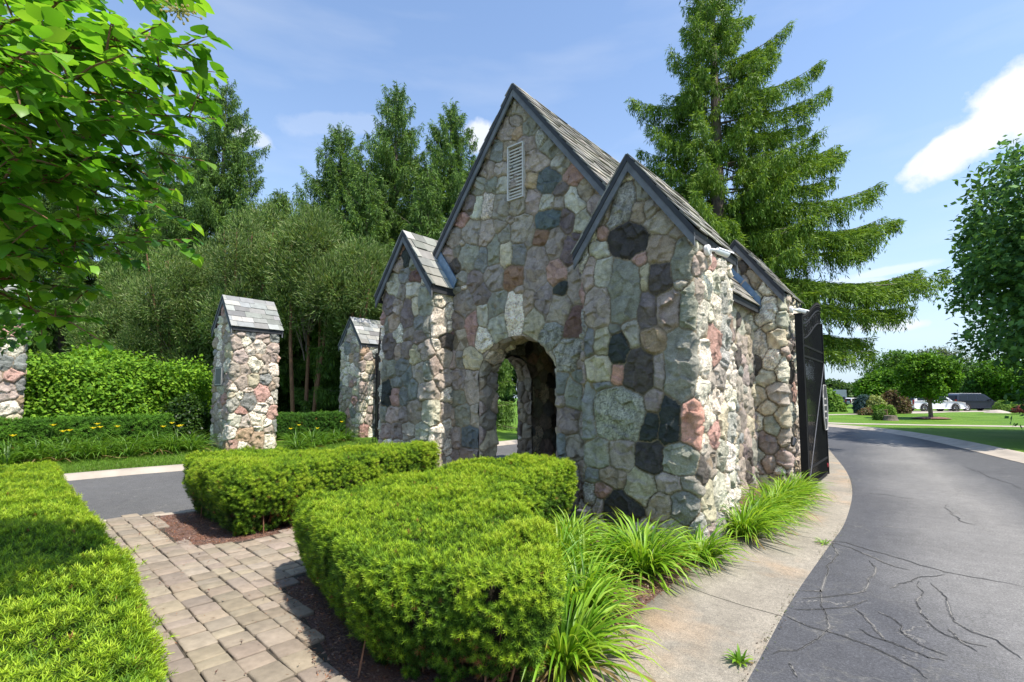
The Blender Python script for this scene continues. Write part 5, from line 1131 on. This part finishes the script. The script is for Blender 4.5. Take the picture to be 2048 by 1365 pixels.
# ------------------------------------------------------------------ security cameras under the eaves
def seccam(x, y, z, aim, label):
    g = empty('security_camera', (x, y, z), label, 'security camera', 'white bullet cameras on the right wall')
    b = MB(); b.lathe([(0, 0), (.068, 0), (.07, .01), (.07, .045), (.062, .055), (0, .056)], axis='X', n=24); b.build('base', M['white'], g, smooth=False)
    b = MB(); b.tube([(.05, 0, 0), (.1, .01, -.01), (.13, .05, -.015)], [.022, .02, .02], 10); b.lathe([(0, .155), (.028, .15), (.034, .13), (.028, .11), (0, .105)], (0, .05, -.015), 'X', 14); b.build('arm', M['white'], g, smooth=True)
    a = Vector(aim).normalized(); o = Vector((.13, .06, -.015)); q = MB()
    q.tube([o-a*.02, o, o+a*.16, o+a*.165], [.03, .042, .042, .036], 16); q.build('camera_body', M['white'], g, smooth=False)
    q = MB(); s_ = a.cross(Vector((0, 0, 1))).normalized(); u_ = s_.cross(a)
    for k in range(8):
        t0, t1 = radians(20+k*17.5), radians(20+(k+1)*17.5); P = [o+(s_*cos(t)+u_*sin(t))*.049 for t in (t0, t1)]
        q.add([P[0]-a*.01, P[1]-a*.01, P[1]+a*.215, P[0]+a*.215], [(0, 1, 2, 3)])
    q.build('sun_hood', M['white'], g)
    q = MB(); q.tube([o+a*.1655, o+a*.168], .033, 16); q.build('lens', M['black'], g)
seccam(-2.13, 6.42, 3.76, (.55, .8, -.22), 'white security camera on the near corner pier, larger of the two in view')
seccam(-2.12, 11.35, 3.66, (.7, .7, -.2), 'white security camera on the rear pier beside the gate post, the smaller one')

# small ground box and uplight
b = MB(); b.box((0, 0, .14), (.09, .09, .28)); b.box((0, 0, .29), (.11, .11, .03)); o = b.build('outlet_box', M['irongrey'], bevel=.008); o.location = (-3.68, 5.85, .07); tag(o, 'small grey outlet box at the foot of the pier behind the hedge', 'outlet box')
g = empty('ground_spotlight', (-2.05, 10.75, 1.02), 'small black spotlight fixed low on the rear right pier', 'spotlight')
b = MB(); b.tube([(-.1, 0, 0), (0, 0, 0)], .012, 8); b.build('arm', M['black'], g); b = MB(); b.tube([(0, -.06, -.05), (0, 0, 0), (0, .08, .07)], [.03, .045, .055], 12); b.build('lamp_head', M['black'], g)

# ------------------------------------------------------------------ vehicles
M['tyre'] = simple('tyre_rubber', (.018, .018, .018), .85, bmp=.1); M['rim'] = simple('alloy_rim', (.65, .65, .66), .4, .2, var=.05, bmp=0); M['rimdark'] = simple('black_rim', (.03, .03, .03), .35, bmp=0)
def glassm():
    m, nt, bs, N, L = nmat('tinted_glass'); bs.inputs['Base Color'].default_value = (.012, .015, .018, 1); bs.inputs['Roughness'].default_value = .15; bs.inputs['Specular IOR Level'].default_value = .35; return m
M['glass'] = glassm()
def paint(name, c, coat=.8):
    m, nt, bs, N, L = nmat(name); bs.inputs['Base Color'].default_value = (*c, 1); bs.inputs['Roughness'].default_value = .35; bs.inputs['Coat Weight'].default_value = coat; bs.inputs['Coat Roughness'].default_value = .05; return m
def suv(x, y, z, rz, mat, label, rim, L_=5.6, H=1.88, W=2.0, kind='suv', name='parked_suv', cat='car'):
    g = empty(name, (x, y, z), label, cat, 'cars parked beyond the lawn', rz); k = L_/5.6
    # side outline in metres from the rear, lofted across with tumblehome
    low = [(0.02, .45), (0.0, .75), (.04, 1.08), (.3, 1.12), (4.15, 1.1), (4.5, 1.08), (5.3, 1.0), (5.52, .85), (5.58, .6), (5.55, .38), (5.25, .3), (.3, .3)]
    low = [(a*k, c*H/1.88) for a, c in low]; b = MB(); n = len(low); V = []
    for s, ins in ((-1, .08), (-1, 0), (1, 0), (1, .08)):
        cx, cz = L_/2, .7
        V += [(cx+(a-cx)*(1-ins*.35), s*(W/2-ins), cz+(c-cz)*(1-ins*.8)) for a, c in low]
    F = [tuple(range(n))[::-1], tuple(range(3*n, 4*n))]+[(i*n+j, i*n+(j+1) % n, (i+1)*n+(j+1) % n, (i+1)*n+j) for i in range(3) for j in range(n)]
    b.add(V, F); body = b.build('body', mat, g, bevel=0)
    roofp = [(.14, 1.1), (.3, 1.72), (.62, 1.86), (2.0, 1.9), (3.0, 1.86), (3.35, 1.8), (4.22, 1.1)]; roofp = [(a*k, c*H/1.88) for a, c in roofp]
    def shell(pts, w0, w1, nm, m_, zc=1.1*H/1.88):
        c = MB(); n = len(pts); V = []
        for s in (-1, 1): V += [(a, s*(w0+(w1-w0)*max(0, (q-zc)/(H-zc))), q) for a, q in pts]
        c.add(V, [tuple(range(n))[::-1], tuple(range(n, 2*n))]+[(i, (i+1) % n, n+(i+1) % n, n+i) for i in range(n)]); return c.build(nm, m_, g)
    shell(roofp, W/2-.07, W/2-.2, 'cabin', mat)
    wins = [[(.42, 1.16), (.55, 1.66), (1.35, 1.72), (1.35, 1.16)], [(1.45, 1.16), (1.45, 1.72), (2.35, 1.74), (2.35, 1.16)], [(2.45, 1.16), (2.45, 1.74), (3.22, 1.7), (3.9, 1.18), (3.9, 1.16)]]
    for wpts in wins: shell([(a*k, q*H/1.88) for a, q in wpts], W/2-.06, W/2-.19, 'side_window', M['glass'])
    c = MB(); zc = H/1.88; c.add([(3.36*k+.03, -W/2+.3, 1.78*zc), (3.36*k+.03, W/2-.3, 1.78*zc), (4.2*k+.02, W/2-.16, 1.14*zc), (4.2*k+.02, -W/2+.16, 1.14*zc)], [(0, 1, 2, 3)]); c.build('windscreen', M['glass'], g)
    c = MB(); c.add([(.28*k-.04, -W/2+.3, 1.68*zc), (.28*k-.04, W/2-.3, 1.68*zc), (.16*k-.04, W/2-.2, 1.2*zc), (.16*k-.04, -W/2+.2, 1.2*zc)], [(0, 1, 2, 3)]); c.build('rear_window', M['glass'], g)
    for wx in (1.15*k, 4.45*k):
        for s in (-1, 1):
            yy = s*(W/2-.12); c = MB(); c.lathe([(.25, -.13), (.37, -.13), (.4, -.09), (.4, .09), (.37, .13), (.25, .13)], (wx, yy, .4), 'Y', 22); ty = c.build('wheel', M['tyre'], g)
            c = MB(); c.lathe([(0, s*.11), (.06, s*.115)], (wx, yy, .4), 'Y', 22)
            for q in range(6): a = q*pi/3; c.box((wx+.14*cos(a), yy+s*.11, .4+.14*sin(a)), (.24, .02, .05), M=Matrix.Rotation(-a, 3, 'Y'))
            c.lathe([(.23, s*.10), (.27, s*.132)], (wx, yy, .4), 'Y', 22); c.build('rim', rim, ty)
            c = MB(); c.lathe([(.405, s*.134), (.47, s*.134)], (wx, s*(W/2-.128), .42), 'Y', 22); c.build('wheel_arch', M['black'], g)
    for s in (-1, 1):
        c = MB(); c.box((5.5*k, s*(W/2-.25), .86*zc), (.12, .4, .18)); c.build('headlight', M['white'], g, bevel=.02)
        c = MB(); c.box((.03, s*(W/2-.12), .98*zc), (.1, .18, .5)); c.build('tail_light', simple('red_lamp', (.3, .01, .01), .2, bmp=0), g, bevel=.02)
        c = MB(); c.box((3.75*k, s*(W/2+.08), 1.2*zc), (.14, .22, .16)); c.build('mirror', mat, g, bevel=.03)
        c = MB(); c.tube([(.7*k, s*(W/2-.32), H+.03), (3.1*k, s*(W/2-.32), H+.01)], .02, 6); c.build('roof_rail', M['rim'], g)
    c = MB(); c.box((5.53*k, 0, .62*zc), (.1, 1.1, .32)); c.build('grille', M['black'], g, bevel=.02)
    return g
white = paint('white_car_paint', (.75, .76, .78)); dark = paint('dark_blue_car_paint', (.008, .011, .022), .15); grey = paint('grey_car_paint', (.06, .065, .075))
pc = at(1812, 795, 53.5); suv(pc[0], pc[1], .4, YAW+.02, white, 'white suv with black wheels parked beyond the young tree', M['rimdark'], L_=5.6)
pc = at(1896, 795, 55.5); suv(pc[0], pc[1], .42, YAW+.02, dark, 'dark blue suv with bright wheels parked ahead of the white one', M['rim'], L_=5.6)
pc = at(1680, 795, 92); suv(pc[0], pc[1], .3, YAW+pi/2-.5, grey, 'grey car parked far off beside the box truck', M['rimdark'], L_=5.2)
pc = at(1693, 795, 96); suv(pc[0], pc[1], .3, YAW+.3, white, 'small white car far off, right of the grey car', M['rim'], L_=4.4, H=1.5, W=1.8, name='parked_car')
pt = at(1681, 795, 105); g = empty('box_truck', (pt[0], pt[1], .3), 'pale blue grey box truck parked far off behind the grey car', 'truck', rz=YAW+pi/2-.35)
b = MB(); b.box((2.2, 0, 1.95), (4.4, 2.3, 2.5)); b.build('cargo_box', simple('truck_box_paint', (.35, .42, .48), .5, bmp=0), g, bevel=.04)
b = MB(); b.prism([(4.5, -1.05, .5), (6.1, -1.05, .5), (6.1, -1.05, 1.2), (5.6, -1.05, 1.35), (5.2, -1.05, 2.2), (4.5, -1.05, 2.25)], (0, 2.1, 0)); b.build('cab', grey, g, bevel=.04)
for wx in (.9, 5.2):
    for s in (-1, 1): b = MB(); b.lathe([(0, -.14), (.43, -.14), (.43, .14), (0, .14)], (wx, s*.95, .43), 'Y', 16); b.build('wheel', M['tyre'], g)
b = MB(); b.box((2.6, 0, .62), (5.0, .9, .15)); b.build('chassis', M['black'], g)

# post, stump, stone on the far lawn; corner of the brick house
M['wood'] = simple('weathered_timber', (.3, .2, .1), .8, var=.3, scale=6, bmp=.5, bscale=30)
b = MB(); b.box((0, 0, .4), (.34, .34, .8)); b.box((0, 0, .82), (.4, .4, .05)); o = b.build('wooden_post', M['wood'], bevel=.02); q = at(1768, 795, 38.5); o.location = (q[0], q[1], .12); tag(o, 'short square timber post standing on the far lawn by the grass tuft', 'post')
b = MB(); b.lathe([(.0, .42), (.3, .42), (.42, .4), (.45, .2), (.55, 0)], n=14); o = b.build('tree_stump', M['bark'], fix=True); q = at(1778, 795, 37.6); o.location = (q[0], q[1], .12); tag(o, 'low dark tree stump right beside the wooden post', 'stump')
b = MB(); b.lathe([(0, .3), (.3, .27), (.8, .12), (1.0, 0)], n=12); o = b.build('landscape_boulder', M['kerb'], smooth=True); q = at(1992, 795, 49); o.location = (q[0], q[1], .38); tag(o, 'pale flat boulder below the clipped shrubs at the right', 'boulder')
def brickm():
    m, nt, bs, N, L = nmat('brown_brick'); t = N('ShaderNodeTexBrick'); tc = N('ShaderNodeTexCoord'); mp = N('ShaderNodeMapping'); mp.inputs['Rotation'].default_value = (pi/2, 0, 0); L(tc.outputs['Object'], mp.inputs[0]); L(mp.outputs[0], t.inputs[0])
    t.inputs['Color1'].default_value = (.2, .1, .08, 1); t.inputs['Color2'].default_value = (.26, .14, .11, 1); t.inputs['Mortar'].default_value = (.3, .26, .22, 1); t.inputs['Scale'].default_value = 4; L(t.outputs[0], bs.inputs['Base Color']); return m
q = at(2290, 795, 66); g = empty('brick_house', (q[0], q[1], .35), 'brown brick house barely showing at the right edge behind the clipped shrubs', 'house', rz=YAW)
b = MB(); b.box((0, 3, 1.5), (10.5, 6, 3.0)); b.build('wall', brickm(), g)
b = MB(); b.prism([(-5.7, -.4, 2.98), (5.7, -.4, 2.98), (4.2, 3, 5.2), (-4.2, 3, 5.2)], (0, .1, 0)); b.add([(-5.7, -.4, 3.0), (5.7, -.4, 3.0), (4.2, 3, 5.3), (-4.2, 3, 5.3), (-5.7, 6.4, 3.0), (5.7, 6.4, 3.0)], [(0, 1, 2, 3), (5, 4, 3, 2), (0, 3, 4), (1, 5, 2)]); b.build('roof', M['trimdark'], g)
for xx in (-3.6, -1, 2): b = MB(); b.box((xx, -.02, 1.5), (1.1, .06, 1.4)); w_ = b.build('window', M['glass'], g); b = MB(); b.box((xx, -.04, 2.23), (1.25, .08, .08)); b.box((xx, -.04, .77), (1.25, .08, .08)); b.build('frame', M['white'], w_)

# ------------------------------------------------------------------ the broad leaved tree at the left
def lilac():
    rs = np.random.RandomState(77); R0 = np.array([-8.0, -1.1, .08]); g = empty('lilac_tree', R0, 'broad leaved tree hanging into the top left corner, close to the camera', 'tree')
    t = MB(); t.tube([R0-R0+(0, 0, -.05), (.08, .05, .8), (.05, .1, 1.6), (.1, .15, 2.3)], [.13, .11, .1, .08], 10); t.build('trunk', M['barkd'], g, smooth=True, fix=False)
    ends = [(-20, 420, 2.1), (205, 655, 2.8), (190, 560, 3.1), (375, 440, 2.9), (300, 455, 2.7), (400, 295, 2.6), (350, 350, 2.8), (440, 222, 2.8), (415, 165, 2.9), (415, 60, 2.3), (385, 115, 2.5), (320, 20, 2.2), (400, -60, 2.5), (250, 60, 1.9),
            (200, -40, 2.1), (120, 40, 1.8), (150, 160, 2.0), (60, 120, 1.9), (240, 200, 2.3), (300, 160, 2.5), (180, 300, 2.2), (100, 250, 2.0), (280, 300, 2.7), (120, 400, 2.3), (220, 400, 2.5), (40, 340, 2.1), (60, 480, 2.5), (160, 500, 2.8), (-60, 200, 2.0), (-80, 540, 2.6), (-100, 0, 2.1), (330, 240, 2.6), (360, 400, 3.2), (20, 30, 2.2), (250, 480, 3.3), (310, 90, 2.9)]
    tw = MB(); LP = []; LD = []; LU = []
    base = R0+[.1, .15, 2.2]
    hubs = [base+(at(-260, 330, 3.2)-base)*.9, base+(at(-240, 130, 2.8)-base)*.9, base+(at(-260, 520, 3.3)-base)*.9, base+(at(-200, 0, 2.9)-base)*.9]
    for h in hubs: tw.tube([base-R0-[0, 0, .1], (base+h)/2-R0+[0, 0, .15], h-R0], [.06, .045, .032], 7, False)
    for px, py, dp in ends:
        e = at(px, py, dp); h = min(hubs, key=lambda q: abs(q[2]-e[2])); m1 = h*.6+e*.4+rs.uniform(-.12, .12, 3)+[0, 0, .1]; n = 12; tt = np.linspace(0, 1, n+1)[:, None]
        C = (1-tt)**2*h+2*tt*(1-tt)*m1+tt**2*e+.02*rs.normal(size=(n+1, 3))-[0, 0, .09]*tt**3; Ln = np.linalg.norm(e-h)
        tw.tube(list(C-R0), list(np.linspace(.02, .003, n+1)), 5, False)
        for f in np.linspace(.62, .985, 13):
            p = np.array([np.interp(f, tt[:, 0], C[:, i]) for i in range(3)]); ax = (e-h)/Ln; side = np.cross(ax, [0, 0, 1]); side /= np.linalg.norm(side)
            for s in (-1, 1): LP.append(p); LD.append(side*s*.7+ax*rs.uniform(.2, .8)+[0, 0, rs.uniform(-.7, -.1)]); LU.append(np.array([0, 0, 1.])+.5*rdir(rs, 1)[0])
        LP.append(C[-1]); LD.append(ax+[0, 0, -.6]); LU.append(np.array([0, 0, 1.])+.3*rdir(rs, 1)[0])
        k = int(Ln*7.5)
        for q in range(k):
            f = rs.uniform(.22, .98); p = np.array([np.interp(f, tt[:, 0], C[:, i]) for i in range(3)]); ax = (e-h)/Ln; d = ax*.7+rdir(rs, 1)[0]*.75; d[2] += .05; d /= np.linalg.norm(d); l = rs.uniform(.12, .38)*(1.15-f*.6); p2 = p+d*l+[0, 0, -.08*l]
            tw.tube([p-R0, (p+p2)/2-R0+[0, 0, .01], p2-R0], [.005, .004, .002], 4, False)
            m = max(2, int(l/.055))
            for u in range(m+1):
                c = p+(p2-p)*(u+.4)/(m+.6); side = np.cross(d, [0, 0, 1]); side /= np.linalg.norm(side)+1e-9; roll = rs.uniform(-.6, .6)
                for s in (-1, 1):
                    v = side*s*cos(roll)+np.array([0, 0, 1])*sin(roll)*.4+d*rs.uniform(.3, .9)+[0, 0, rs.uniform(-.65, -.05)]; LP.append(c+v*.012); LD.append(v); LU.append(np.array([0, 0, 1.])+.45*rdir(rs, 1)[0])
            LP.append(p2); LD.append(d+[0, 0, -.4]); LU.append(np.array([0, 0, 1.])+.3*rdir(rs, 1)[0])
    tw.build('branches', M['barkd'], g, fix=False)
    P = np.array(LP); n = len(P); C = vary(rs, n, [(.055, .18, .014), (.1, .28, .02), (.17, .39, .03), (.24, .45, .045)], .25)
    V, F, CC = scatter(P-R0, np.array(LD), np.array(LU), rs.uniform(.058, .105, n), *OVATE, C); mk('leaves', V, F, M['leaf'], g, CC, smooth=True)
    # crown beyond the frame, casting the shade over the hedge
    n = 5200; d = rdir(rs, n); c0 = np.array([-9.3, -.3, 3.5]); r = rs.uniform(.5, 1, (n, 1))**.5; P = c0+d*r*[2.3, 1.8, 1.3]
    rel = P-[0, 0, CAMH]; dep = rel@_f; sx = 1024+1000*(rel@_r)/np.maximum(dep, .1); P = P[(sx < 60) | (dep < 0)]; n = len(P)
    V, F, CC = scatter(P-R0, rdir(rs, n)+[0, 0, -.3], np.tile([0, 0, 1.], (n, 1))+.5*rdir(rs, n), rs.uniform(.08, .12, n), *OVATE, vary(rs, n, [(.035, .11, .012), (.08, .2, .02)])); mk('crown', V, F, M['leaf'], g, CC)
    q = at(358, 22, 2.3)-R0; b = MB(); b.tube([at(325, 0, 2.3)-R0, q], .002, 4, col=(.15, .22, .05))
    for k in range(40):
        o_ = q+rs.normal(0, .028, 3); b.tube([q, o_], .0015, 3, col=(.3, .35, .1)); b.box(tuple(o_), (.008, .008, .008), rz=rs.uniform(0, 1), col=(.5, .45, .18))
    b.build('flower_cluster', M['blade'], g)
lilac()
